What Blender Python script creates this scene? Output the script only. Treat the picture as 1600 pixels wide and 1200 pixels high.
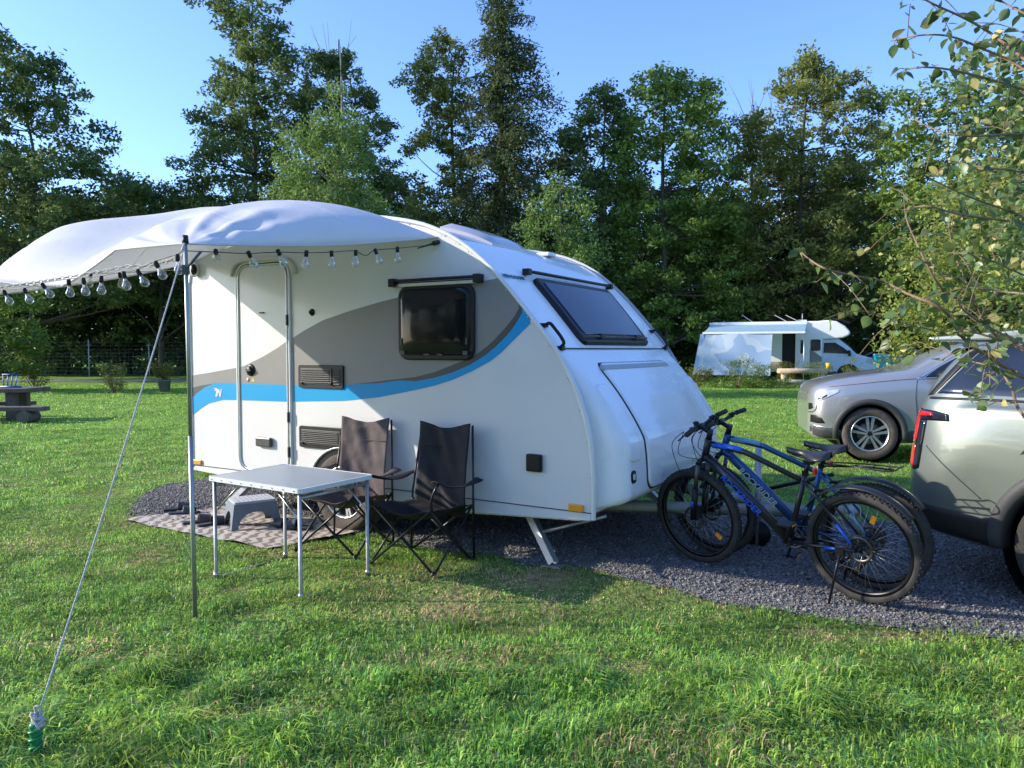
import bpy, bmesh, math, random
import numpy as np
from mathutils import Vector, Matrix
R = math.radians
random.seed(7); rng = np.random.default_rng(7)
SC = bpy.context.scene
for o in list(bpy.data.objects): bpy.data.objects.remove(o)

# ---------------------------------------------------------------- camera
FPX = 1170.0; TH = math.atan(54/1170); CH = 1.5
cam_d = bpy.data.cameras.new('camera'); cam = bpy.data.objects.new('camera', cam_d)
SC.collection.objects.link(cam); SC.camera = cam
cam.location = (0, 0, CH); cam.rotation_euler = (R(90)-TH, 0, 0)
cam_d.sensor_width = 36.0; cam_d.lens = 36.0*FPX/1600; cam_d.clip_start = 0.05; cam_d.clip_end = 2000
# ---------------------------------------------------------------- world, sun, exposure
SUN_EL = R(22.3); SUN_V = Vector((-0.9995, 0.03, 0)).normalized()*math.cos(SUN_EL) + Vector((0, 0, math.sin(SUN_EL)))
W = bpy.data.worlds.new('World'); SC.world = W; W.use_nodes = True
nt = W.node_tree; nt.nodes.clear()
sky = nt.nodes.new('ShaderNodeTexSky'); sky.sky_type = 'NISHITA'; sky.sun_disc = False
sky.sun_elevation = SUN_EL; sky.sun_rotation = math.atan2(SUN_V.x, SUN_V.y)
sky.altitude = 100; sky.air_density = 1.0; sky.dust_density = 0.6; sky.ozone_density = 2.5
bg = nt.nodes.new('ShaderNodeBackground'); bg.inputs[1].default_value = 0.136
wo = nt.nodes.new('ShaderNodeOutputWorld')
wb = nt.nodes.new('ShaderNodeMix'); wb.data_type = 'RGBA'; wb.blend_type = 'MULTIPLY'; wb.inputs['Factor'].default_value = 1; wb.inputs['B'].default_value = (.80, .94, 1.27, 1)
nt.links.new(sky.outputs[0], wb.inputs['A']); nt.links.new(wb.outputs['Result'], bg.inputs[0]); nt.links.new(bg.outputs[0], wo.inputs[0])
sun_d = bpy.data.lights.new('sun', 'SUN'); sun = bpy.data.objects.new('sun', sun_d)
SC.collection.objects.link(sun); sun_d.energy = 3.2; sun_d.angle = R(0.5); sun_d.color = (1.0, 0.90, 0.76)
sun.rotation_euler = SUN_V.to_track_quat('Z', 'Y').to_euler()
SC.view_settings.view_transform = 'Standard'; SC.view_settings.look = 'None'
SC.view_settings.exposure = 1.17; SC.view_settings.gamma = 1.0
SC.cycles.transparent_max_bounces = 24; SC.cycles.max_bounces = 8

# ---------------------------------------------------------------- picture measurements -> points in the world
def ray(px, py):
    c = (px-800)/FPX; v = (600-py)/FPX
    return Vector((c, math.cos(TH)+v*math.sin(TH), -math.sin(TH)+v*math.cos(TH)))
CO = Vector((0, 0, CH))
def G(px, py, z=0.0):
    d = ray(px, py); return CO + d*((z-CH)/d.z)
def D(px, py, Y):
    d = ray(px, py); return CO + d*(Y/d.y)

# ---------------------------------------------------------------- helpers
def tag(o, label=None, cat=None, group=None, kind=None):
    if label: o['label'] = label
    if cat: o['category'] = cat
    if group: o['group'] = group
    if kind: o['kind'] = kind
    return o
def empty(name, loc=(0, 0, 0), rz=0.0, label=None, cat=None, group=None, rot=None):
    o = bpy.data.objects.new(name, None); SC.collection.objects.link(o)
    o.location = loc; o.rotation_euler = rot if rot else (0, 0, rz); o.empty_display_size = 0.2
    return tag(o, label, cat, group)
def kids(o): return [c for c in bpy.data.objects if c.parent == o]
def copy_tree(o, parent=None):
    c = o.copy(); SC.collection.objects.link(c); c.parent = parent
    for ch in kids(o): copy_tree(ch, c)
    return c

class MB:
    def __init__(s): s.v = []; s.f = []; s.m = []; s.s = []
    def add(s, vs, fs, mi=0, smooth=False, M=None):
        b = len(s.v)
        if M is not None: vs = [tuple(M @ Vector(p)) for p in vs]
        s.v += [tuple(p) for p in vs]
        for f in fs: s.f.append([b+i for i in f]); s.m.append(mi); s.s.append(smooth)
        return s
    def box(s, c, d, mi=0, M=None, rz=0, rot=None):
        hx, hy, hz = d[0]/2, d[1]/2, d[2]/2
        vs = [Vector((x, y, z)) for x in (-hx, hx) for y in (-hy, hy) for z in (-hz, hz)]
        Q = rot if rot is not None else Matrix.Rotation(rz, 3, 'Z')
        vs = [Q @ p + Vector(c) for p in vs]
        return s.add(vs, [(0,1,3,2),(4,6,7,5),(0,4,5,1),(2,3,7,6),(0,2,6,4),(1,5,7,3)], mi, False, M)
    def tube(s, pts, r, n=8, mi=0, closed=False, M=None, flat=None):
        P = [Vector(p) for p in pts]; N = len(P)
        rr = list(r) if hasattr(r, '__len__') else [r]*N
        T = []
        for i in range(N):
            a = P[(i-1) % N] if (closed or i > 0) else P[i]; b = P[(i+1) % N] if (closed or i < N-1) else P[i]
            t = (b-a); T.append(t.normalized() if t.length > 1e-9 else Vector((0, 0, 1)))
        u = T[0].orthogonal().normalized() if abs(T[0].z) > 0.95 else T[0].cross(Vector((0, 0, 1))).normalized()
        vs = []
        for i in range(N):
            u = (u - T[i]*u.dot(T[i])).normalized(); w = T[i].cross(u)
            for k in range(n):
                a = 2*math.pi*k/n
                q = u*math.cos(a)*rr[i] + w*math.sin(a)*rr[i]*(flat if flat else 1)
                vs.append(P[i]+q)
        fs = []
        for i in range(N if closed else N-1):
            j = (i+1) % N
            for k in range(n):
                l = (k+1) % n; fs.append((i*n+k, i*n+l, j*n+l, j*n+k))
        s.add(vs, fs, mi, True, M)
        if not closed:
            b = len(s.v)-len(vs)
            s.f.append([b+k for k in range(n)][::-1]); s.m.append(mi); s.s.append(False)
            s.f.append([b+(N-1)*n+k for k in range(n)]); s.m.append(mi); s.s.append(False)
        return s
    def lathe(s, prof, c=(0, 0, 0), n=32, mi=0, axis='z', M=None, smooth=True, closed=False):
        vs = []; K = len(prof)
        for k in range(n):
            a = 2*math.pi*k/n; co, si = math.cos(a), math.sin(a)
            for r, h in prof:
                if axis == 'z': p = (r*co, r*si, h)
                elif axis == 'y': p = (r*co, h, r*si)
                else: p = (h, r*co, r*si)
                vs.append((p[0]+c[0], p[1]+c[1], p[2]+c[2]))
        fs = []
        for k in range(n):
            l = (k+1) % n
            for i in range(K if closed else K-1):
                j = (i+1) % K; fs.append((k*K+i, l*K+i, l*K+j, k*K+j))
        return s.add(vs, fs, mi, smooth, M)
    def sphere(s, c, r, nu=14, nv=9, mi=0, M=None):
        if not hasattr(r, '__len__'): r = (r, r, r)
        vs = []
        for j in range(nv+1):
            p = math.pi*j/nv
            for i in range(nu):
                a = 2*math.pi*i/nu
                vs.append((c[0]+r[0]*math.sin(p)*math.cos(a), c[1]+r[1]*math.sin(p)*math.sin(a), c[2]+r[2]*math.cos(p)))
        fs = [(j*nu+i, (j+1)*nu+i, (j+1)*nu+(i+1) % nu, j*nu+(i+1) % nu) for j in range(nv) for i in range(nu)]
        return s.add(vs, fs, mi, True, M)
    def prism(s, poly, y0, y1, mi=0, M=None, axis='y', smooth=False):
        n = len(poly)
        if axis == 'y': vs = [(x, y0, z) for x, z in poly]+[(x, y1, z) for x, z in poly]
        elif axis == 'z': vs = [(x, z, y0) for x, z in poly]+[(x, z, y1) for x, z in poly]
        else: vs = [(y0, x, z) for x, z in poly]+[(y1, x, z) for x, z in poly]
        fs = [tuple(range(n)), tuple(range(2*n-1, n-1, -1))]
        s.add(vs, fs, mi, False, M)
        b = len(s.v)-2*n
        for i in range(n):
            j = (i+1) % n; s.f.append([b+i, b+n+i, b+n+j, b+j]); s.m.append(mi); s.s.append(smooth)
        return s
    def grid(s, P, mi=0, smooth=True, M=None, wrap=False):
        nr = len(P); nc = len(P[0]); vs = [p for row in P for p in row]
        fs = [(i*nc+j, i*nc+(j+1) % nc, (i+1)*nc+(j+1) % nc, (i+1)*nc+j) for i in range(nr-1) for j in range(nc if wrap else nc-1)]
        return s.add(vs, fs, mi, smooth, M)
    def text(s, txt, size, M, mi=0, depth=0.001, shear=0.0, bold=0.0):
        cu = bpy.data.curves.new('t', 'FONT'); cu.body = txt; cu.size = size; cu.extrude = depth; cu.shear = shear; cu.offset = bold
        cu.align_x = 'CENTER'; cu.align_y = 'CENTER'
        ob = bpy.data.objects.new('t', cu); SC.collection.objects.link(ob)
        dg = bpy.context.evaluated_depsgraph_get(); me = ob.evaluated_get(dg).to_mesh()
        vs = [tuple(v.co) for v in me.vertices]; fs = [tuple(p.vertices) for p in me.polygons]
        ob.evaluated_get(dg).to_mesh_clear(); bpy.data.objects.remove(ob); bpy.data.curves.remove(cu)
        return s.add(vs, fs, mi, False, M)
    def build(s, name, mats, parent=None, bevel=0, seg=2, fixn=True):
        me = bpy.data.meshes.new(name); me.from_pydata(s.v, [], s.f)
        if not isinstance(mats, (list, tuple)): mats = [mats]
        for m in mats: me.materials.append(m)
        me.polygons.foreach_set('material_index', s.m); me.polygons.foreach_set('use_smooth', s.s); me.update()
        if fixn:
            bm = bmesh.new(); bm.from_mesh(me); bmesh.ops.recalc_face_normals(bm, faces=bm.faces); bm.to_mesh(me); bm.free()
        o = bpy.data.objects.new(name, me); SC.collection.objects.link(o)
        if parent: o.parent = parent
        if bevel:
            b = o.modifiers.new('bevel', 'BEVEL'); b.width = bevel; b.segments = seg; b.limit_method = 'ANGLE'; b.angle_limit = R(40)
        return o

def arc(c, r, a0, a1, n=6): return [(c[0]+r*math.cos(R(a0+(a1-a0)*i/n)), c[1]+r*math.sin(R(a0+(a1-a0)*i/n))) for i in range(n+1)]
def rrect(x0, x1, z0, z1, r, n=5):
    return arc((x1-r, z1-r), r, 0, 90, n)+arc((x0+r, z1-r), r, 90, 180, n)+arc((x0+r, z0+r), r, 180, 270, n)+arc((x1-r, z0+r), r, 270, 360, n)
def smooth_path(pts, n=6, closed=False):
    P = [Vector(p) for p in pts]; N = len(P); out = []
    rng_ = range(N if closed else N-1)
    for i in rng_:
        p0 = P[(i-1) % N] if (closed or i > 0) else P[i]; p1 = P[i]; p2 = P[(i+1) % N]
        p3 = P[(i+2) % N] if (closed or i+2 < N) else p2
        for k in range(n):
            t = k/n
            out.append(0.5*((2*p1)+(p2-p0)*t+(2*p0-5*p1+4*p2-p3)*t*t+(3*p1-p0-3*p2+p3)*t**3))
    if not closed: out.append(P[-1])
    return out
def numesh(name, V, F, mat, col=None, parent=None, nper=4, smooth=False):
    """big mesh from numpy arrays, faces all with nper corners (or a list of (array, nper))"""
    me = bpy.data.meshes.new(name); V = np.asarray(V, np.float32)
    Fs = F if isinstance(F, list) else [(np.asarray(F), nper)]
    loops = np.concatenate([f.ravel() for f, n in Fs]).astype(np.int32)
    tot = np.concatenate([np.full(len(f), n, np.int32) for f, n in Fs])
    st = np.concatenate([[0], np.cumsum(tot)[:-1]]).astype(np.int32)
    me.vertices.add(len(V)); me.vertices.foreach_set('co', V.ravel())
    me.loops.add(len(loops)); me.loops.foreach_set('vertex_index', loops)
    me.polygons.add(len(tot)); me.polygons.foreach_set('loop_start', st)
    if smooth: me.polygons.foreach_set('use_smooth', np.ones(len(tot), bool))
    if col is not None:
        a = me.color_attributes.new('Col', 'FLOAT_COLOR', 'POINT')
        c4 = np.ones((len(V), 4), np.float32); c4[:, :3] = col; a.data.foreach_set('color', c4.ravel())
    me.update(calc_edges=True)
    me.materials.append(mat)
    o = bpy.data.objects.new(name, me); SC.collection.objects.link(o)
    if parent: o.parent = parent
    return o
def vnoise(x, y, scale, seed=0):
    rg = np.random.default_rng(seed); L_ = rg.random((64, 64))
    x = np.asarray(x)/scale; y = np.asarray(y)/scale
    xi = np.floor(x).astype(int); yi = np.floor(y).astype(int); fx = x-xi; fy = y-yi
    fx = fx*fx*(3-2*fx); fy = fy*fy*(3-2*fy)
    g = lambda a, b: L_[a % 64, b % 64]
    return (g(xi, yi)*(1-fx)+g(xi+1, yi)*fx)*(1-fy)+(g(xi, yi+1)*(1-fx)+g(xi+1, yi+1)*fx)*fy
def inpoly(x, y, poly):
    ins = np.zeros(len(x), bool); n = len(poly)
    for i in range(n):
        x1, y1 = poly[i]; x2, y2 = poly[(i+1) % n]
        if y1 == y2: continue
        c = ((y1 > y) != (y2 > y)) & (x < (x2-x1)*(y-y1)/(y2-y1)+x1)
        ins ^= c
    return ins

# ---------------------------------------------------------------- materials
MC = {}
def mat(name, col=(.5, .5, .5), rough=.5, metal=0, var=.08, vs=6.0, bump=0, bs=60, coat=0, spec=.5, attr=False, transl=0, alpha=1, dark=None, dirt=0):
    if name in MC: return MC[name]
    m = bpy.data.materials.new(name); m.use_nodes = True; t = m.node_tree; N = t.nodes; L_ = t.links
    b = N['Principled BSDF']; out = N['Material Output']
    tc = N.new('ShaderNodeTexCoord'); nz = N.new('ShaderNodeTexNoise'); nz.inputs['Scale'].default_value = vs; nz.inputs['Detail'].default_value = 5
    L_.new(tc.outputs['Object'], nz.inputs['Vector'])
    mr = N.new('ShaderNodeMapRange'); mr.inputs['From Min'].default_value = .25; mr.inputs['From Max'].default_value = .75
    mr.inputs['To Min'].default_value = 1-var; mr.inputs['To Max'].default_value = 1+var; L_.new(nz.outputs['Fac'], mr.inputs['Value'])
    mx = N.new('ShaderNodeVectorMath'); mx.operation = 'SCALE'; L_.new(mr.outputs[0], mx.inputs['Scale'])
    if attr:
        at = N.new('ShaderNodeAttribute'); at.attribute_name = 'Col'; L_.new(at.outputs['Color'], mx.inputs[0])
    else: mx.inputs[0].default_value = col[:3]
    csock = mx.outputs[0]
    if dark is not None:
        n2 = N.new('ShaderNodeTexNoise'); n2.inputs['Scale'].default_value = vs*.5; n2.inputs['Detail'].default_value = 8
        L_.new(tc.outputs['Object'], n2.inputs['Vector'])
        rp = N.new('ShaderNodeMapRange'); rp.inputs['From Min'].default_value = .45; rp.inputs['From Max'].default_value = .62; L_.new(n2.outputs['Fac'], rp.inputs['Value'])
        mm = N.new('ShaderNodeMix'); mm.data_type = 'RGBA'; L_.new(rp.outputs[0], mm.inputs['Factor']); L_.new(csock, mm.inputs['A']); mm.inputs['B'].default_value = (*dark, 1)
        csock = mm.outputs['Result']
    L_.new(csock, b.inputs['Base Color'])
    b.inputs['Roughness'].default_value = rough; b.inputs['Metallic'].default_value = metal
    b.inputs['Specular IOR Level'].default_value = spec; b.inputs['Coat Weight'].default_value = coat; b.inputs['Coat Roughness'].default_value = .04
    r2 = N.new('ShaderNodeMapRange'); r2.inputs['To Min'].default_value = max(.02, rough-.06); r2.inputs['To Max'].default_value = min(1, rough+.08); L_.new(nz.outputs['Fac'], r2.inputs['Value']); L_.new(r2.outputs[0], b.inputs['Roughness'])
    if bump:
        nb = N.new('ShaderNodeTexNoise'); nb.inputs['Scale'].default_value = bs; nb.inputs['Detail'].default_value = 6; L_.new(tc.outputs['Object'], nb.inputs['Vector'])
        bp = N.new('ShaderNodeBump'); bp.inputs['Strength'].default_value = bump; bp.inputs['Distance'].default_value = .02; L_.new(nb.outputs['Fac'], bp.inputs['Height']); L_.new(bp.outputs[0], b.inputs['Normal'])
    if transl:
        tr = N.new('ShaderNodeBsdfTranslucent'); ms = N.new('ShaderNodeMixShader'); ms.inputs[0].default_value = transl
        L_.new(csock, tr.inputs['Color']); L_.new(b.outputs[0], ms.inputs[1]); L_.new(tr.outputs[0], ms.inputs[2]); L_.new(ms.outputs[0], out.inputs['Surface'])
    if alpha < 1:
        ta = N.new('ShaderNodeBsdfTransparent'); ms = N.new('ShaderNodeMixShader'); ms.inputs[0].default_value = alpha
        L_.new(ta.outputs[0], ms.inputs[1]); L_.new(b.outputs[0], ms.inputs[2]); L_.new(ms.outputs[0], out.inputs['Surface'])
    MC[name] = m; return m
def glass_mat(name, tint=(1, 1, 1), rough=.02, base=.10):
    """thin glass shell: clear at the middle, mirror-like at grazing angles"""
    m = bpy.data.materials.new(name); m.use_nodes = True; t = m.node_tree; N = t.nodes; L_ = t.links; N.clear()
    out = N.new('ShaderNodeOutputMaterial'); tr = N.new('ShaderNodeBsdfTransparent'); tr.inputs[0].default_value = (*tint, 1)
    gl = N.new('ShaderNodeBsdfGlossy'); gl.inputs['Roughness'].default_value = rough
    lw = N.new('ShaderNodeLayerWeight'); lw.inputs['Blend'].default_value = .35
    ad = N.new('ShaderNodeMath'); ad.operation = 'MULTIPLY_ADD'; ad.inputs[1].default_value = .9; ad.inputs[2].default_value = base
    L_.new(lw.outputs['Facing'], ad.inputs[0]); ms = N.new('ShaderNodeMixShader'); L_.new(ad.outputs[0], ms.inputs[0])
    L_.new(tr.outputs[0], ms.inputs[1]); L_.new(gl.outputs[0], ms.inputs[2]); L_.new(ms.outputs[0], out.inputs[0])
    MC[name] = m; return m
white_paint = mat('white_gelcoat', (.67, .66, .655), .3, var=.04, vs=1.6, coat=.2, bump=.02, bs=3)
white_plastic = mat('white_moulding', (.83, .84, .86), .26, var=.03, vs=2, coat=.5)
cream = mat('cream_plastic', (.62, .60, .54), .45, var=.05)
grey_paint = mat('warm_grey_graphic', (.225, .215, .21), .38, var=.02)
dgrey_paint = mat('dark_grey_graphic', (.055, .058, .063), .4, var=.02)
blue_paint = mat('bright_blue_graphic', (.0, .30, .62), .4, var=.01, spec=.3)
alu = mat('brushed_aluminium', (.55, .56, .57), .35, 1, var=.08, vs=30)
galv = mat('galvanised_steel', (.42, .43, .43), .5, .8, var=.2, vs=18)
alu_white = mat('white_aluminium', (.72, .73, .74), .35, .2, var=.05)
black_pl = mat('black_plastic', (.009, .009, .010), .42, var=.2, vs=20, spec=.35)
black_sat = mat('black_satin_metal', (.012, .012, .013), .3, .3, var=.1)
rubber = mat('tyre_rubber', (.028, .026, .024), .85, var=.3, vs=14, bump=.3, bs=50)
rubber_dusty = mat('dusty_tyre_rubber', (.085, .068, .055), .9, var=.35, vs=12, bump=.3, bs=50)
bike_tyre = mat('bike_tyre_rubber', (.035, .033, .032), .8, var=.3, vs=20)
dglass = mat('dark_tinted_acrylic', (.006, .007, .009), .05, var=.05, spec=.28)
bglass = mat('acrylic_sky_blue', (.006, .014, .045), .06, var=.05, spec=.35)  # blue of the mirrored sky is put into the base colour
glass = glass_mat('clear_glass')
amber = mat('amber_lens', (.85, .33, .02), .25, coat=.5)
redl = mat('red_lens', (.62, .01, .015), .15, coat=.8, var=.1)
chrome = mat('chrome', (.75, .76, .78), .12, 1, var=.03)
rope_m = mat('white_rope', (.62, .60, .55), .8, var=.2, vs=90, bump=.6, bs=300)
wood = mat('weathered_wood', (.17, .125, .085), .85, var=.35, vs=9, bump=.5, bs=30)
wood_l = mat('pale_log_wood', (.48, .37, .25), .8, var=.25, vs=7, bump=.4, bs=30)
wood_d = mat('dark_old_wood', (.12, .095, .08), .85, var=.35, vs=9, bump=.5, bs=30)
bark = mat('bark', (.085, .068, .052), .95, var=.4, vs=5, bump=1, bs=14)
bark_b = mat('birch_bark', (.33, .31, .27), .85, var=.4, vs=6, bump=.5, bs=20, dark=(.05, .045, .04))
twig_m = mat('reddish_twig', (.20, .13, .075), .7, var=.3, vs=20)
# ================================================================ SETTING: ground, gravel, path
def g2(px, py): p = G(px, py); return (p.x, p.y)
mg = bpy.data.materials.new('meadow_ground'); mg.use_nodes = True; t = mg.node_tree; N = t.nodes; Lk = t.links
b = N['Principled BSDF']; b.inputs['Roughness'].default_value = .95; b.inputs['Specular IOR Level'].default_value = .1
tc = N.new('ShaderNodeTexCoord')
n1 = N.new('ShaderNodeTexNoise'); n1.inputs['Scale'].default_value = .55; n1.inputs['Detail'].default_value = 8; Lk.new(tc.outputs['Object'], n1.inputs['Vector'])
n2 = N.new('ShaderNodeTexNoise'); n2.inputs['Scale'].default_value = 14; n2.inputs['Detail'].default_value = 10; Lk.new(tc.outputs['Object'], n2.inputs['Vector'])
cr = N.new('ShaderNodeValToRGB'); cr.color_ramp.elements[0].position = .35; cr.color_ramp.elements[0].color = (.15, .29, .05, 1)
cr.color_ramp.elements[1].position = .7; cr.color_ramp.elements[1].color = (.29, .46, .08, 1); Lk.new(n1.outputs['Fac'], cr.inputs[0])
mm = N.new('ShaderNodeMix'); mm.data_type = 'RGBA'; mm.blend_type = 'MULTIPLY'; mm.inputs['Factor'].default_value = .8
c2 = N.new('ShaderNodeValToRGB'); c2.color_ramp.elements[0].position = .3; c2.color_ramp.elements[0].color = (.45, .42, .35, 1); c2.color_ramp.elements[1].position = .65; c2.color_ramp.elements[1].color = (1.1, 1.1, 1, 1)
Lk.new(n2.outputs['Fac'], c2.inputs[0]); Lk.new(c2.outputs[0], mm.inputs['B'])
# thatch and bare soil close by, seen between the blades
n3 = N.new('ShaderNodeTexNoise'); n3.inputs['Scale'].default_value = 1.6; n3.inputs['Detail'].default_value = 6; Lk.new(tc.outputs['Object'], n3.inputs['Vector'])
c3 = N.new('ShaderNodeValToRGB'); c3.color_ramp.elements[0].color = (.14, .22, .055, 1); c3.color_ramp.elements[0].position = .50; c3.color_ramp.elements[1].color = (.36, .26, .15, 1); c3.color_ramp.elements[1].position = .72; Lk.new(n3.outputs['Fac'], c3.inputs[0])
ln = N.new('ShaderNodeVectorMath'); ln.operation = 'LENGTH'; Lk.new(tc.outputs['Object'], ln.inputs[0]); mr = N.new('ShaderNodeMapRange'); mr.inputs['From Min'].default_value = 8; mr.inputs['From Max'].default_value = 15; Lk.new(ln.outputs['Value'], mr.inputs['Value'])
m3 = N.new('ShaderNodeMix'); m3.data_type = 'RGBA'; Lk.new(mr.outputs[0], m3.inputs['Factor']); Lk.new(c3.outputs[0], m3.inputs['A']); Lk.new(cr.outputs[0], m3.inputs['B']); Lk.new(m3.outputs['Result'], mm.inputs['A'])
Lk.new(mm.outputs['Result'], b.inputs['Base Color'])
bp = N.new('ShaderNodeBump'); bp.inputs['Strength'].default_value = .8; bp.inputs['Distance'].default_value = .06; Lk.new(n2.outputs['Fac'], bp.inputs['Height']); Lk.new(bp.outputs[0], b.inputs['Normal'])
gb = MB(); gb.add([(-700, -60, 0), (700, -60, 0), (700, 900, 0), (-700, 900, 0)], [(0, 1, 2, 3)])
tag(gb.build('ground', mg, fixn=False), kind='structure')

NEAR_EDGE = [g2(*p) for p in [(203, 800), (232, 822), (300, 832), (420, 836), (520, 832), (600, 838), (640, 852), (700, 862), (770, 866), (830, 885), (900, 884), (962, 900), (1050, 920), (1130, 945), (1220, 955), (1330, 975), (1440, 986), (1600, 1002)]]
FAR_EDGE = [(4.6, 3.2), (5.5, 4.2), (5.2, 5.6), (3.6, 6.35), (2.6, 6.6), (1.5, 7.2), (.4, 7.9), (-1.2, 8.9), (-2.6, 9.4), g2(300, 752), g2(262, 757), g2(235, 768), g2(212, 784)]
PAD = NEAR_EDGE+FAR_EDGE
gm = bpy.data.materials.new('crushed_stone'); gm.use_nodes = True; t = gm.node_tree; N = t.nodes; Lk = t.links
b = N['Principled BSDF']; b.inputs['Roughness'].default_value = .9
tc = N.new('ShaderNodeTexCoord'); vo = N.new('ShaderNodeTexVoronoi'); vo.inputs['Scale'].default_value = 120; Lk.new(tc.outputs['Object'], vo.inputs['Vector'])
cr = N.new('ShaderNodeValToRGB'); cr.color_ramp.elements[0].color = (.10, .098, .095, 1); cr.color_ramp.elements[1].color = (.30, .29, .275, 1); Lk.new(vo.outputs['Color'], cr.inputs[0]); Lk.new(cr.outputs[0], b.inputs['Base Color'])
bp = N.new('ShaderNodeBump'); bp.inputs['Strength'].default_value = 1; bp.inputs['Distance'].default_value = .01; bp.invert = True; Lk.new(vo.outputs['Distance'], bp.inputs['Height']); Lk.new(bp.outputs[0], b.inputs['Normal'])
gp = MB(); gp.add([(x, y, .006) for x, y in PAD], [tuple(range(len(PAD)))]); tag(gp.build('gravel_pad', gm, fixn=False), kind='structure')
# loose stones
ns = 150000; cand = np.column_stack([rng.uniform(-4.4, 5.6, ns*2), rng.uniform(3.2, 9.5, ns*2)])
jt = np.where(rng.random(ns*2) < .08, .14, .035); keep = inpoly(cand[:, 0]+rng.normal(0, 1, ns*2)*jt, cand[:, 1]+rng.normal(0, 1, ns*2)*jt, PAD); cand = cand[keep][:ns]
n = len(cand); octa = np.array([[1, 0, 0], [-1, 0, 0], [0, 1, 0], [0, -1, 0], [0, 0, 1], [0, 0, -1]], float)
sz = rng.gamma(3, .0015, n)+.0028
V = octa[None]*rng.uniform(.6, 1.3, (n, 6, 1))*sz[:, None, None]*np.stack([rng.uniform(.8, 1.3, n), rng.uniform(.6, 1.1, n), rng.uniform(.45, .8, n)], 1)[:, None, :]
a = rng.uniform(0, 6.28, n); ca, sa = np.cos(a)[:, None], np.sin(a)[:, None]
x, y = V[..., 0].copy(), V[..., 1].copy(); V[..., 0] = x*ca-y*sa; V[..., 1] = x*sa+y*ca
V += rng.normal(0, .12, (n, 6, 3))*sz[:, None, None]
V[..., 0] += cand[:, :1]; V[..., 1] += cand[:, 1:]; V[..., 2] += .007+sz[:, None]*.3
T8 = np.array([[0, 2, 4], [2, 1, 4], [1, 3, 4], [3, 0, 4], [2, 0, 5], [1, 2, 5], [3, 1, 5], [0, 3, 5]])
F = (np.arange(n)[:, None, None]*6+T8[None]).reshape(-1, 3)
gcol = rng.uniform(.05, .28, (n, 1, 1))*np.where(rng.random((n, 1, 1)) < .3, np.array([1.05, .95, .84]), np.array([1, .99, .98])); gcol = np.repeat(gcol, 6, 1).reshape(-1, 3)
m = mat('loose_stones', attr=True, rough=.85, var=.15, vs=80)
tag(numesh('gravel', V.reshape(-1, 3), F, m, gcol, nper=3), 'loose grey crushed stones covering the caravan pitch', 'gravel', kind='stuff')
# distant path
asphalt = mat('path_asphalt', (.16, .165, .17), .9, var=.2, vs=2, bump=.3)
pp = MB(); P1 = [(-60, 33.5), (-25, 34.2), (-12, 35), (2, 36.5), (2, 39.2), (-12, 37.8), (-25, 37), (-60, 36.4)]
pp.add([(x, y, .02) for x, y in P1], [tuple(range(len(P1)))]); tag(pp.build('path', asphalt, fixn=False), kind='structure')

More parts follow.
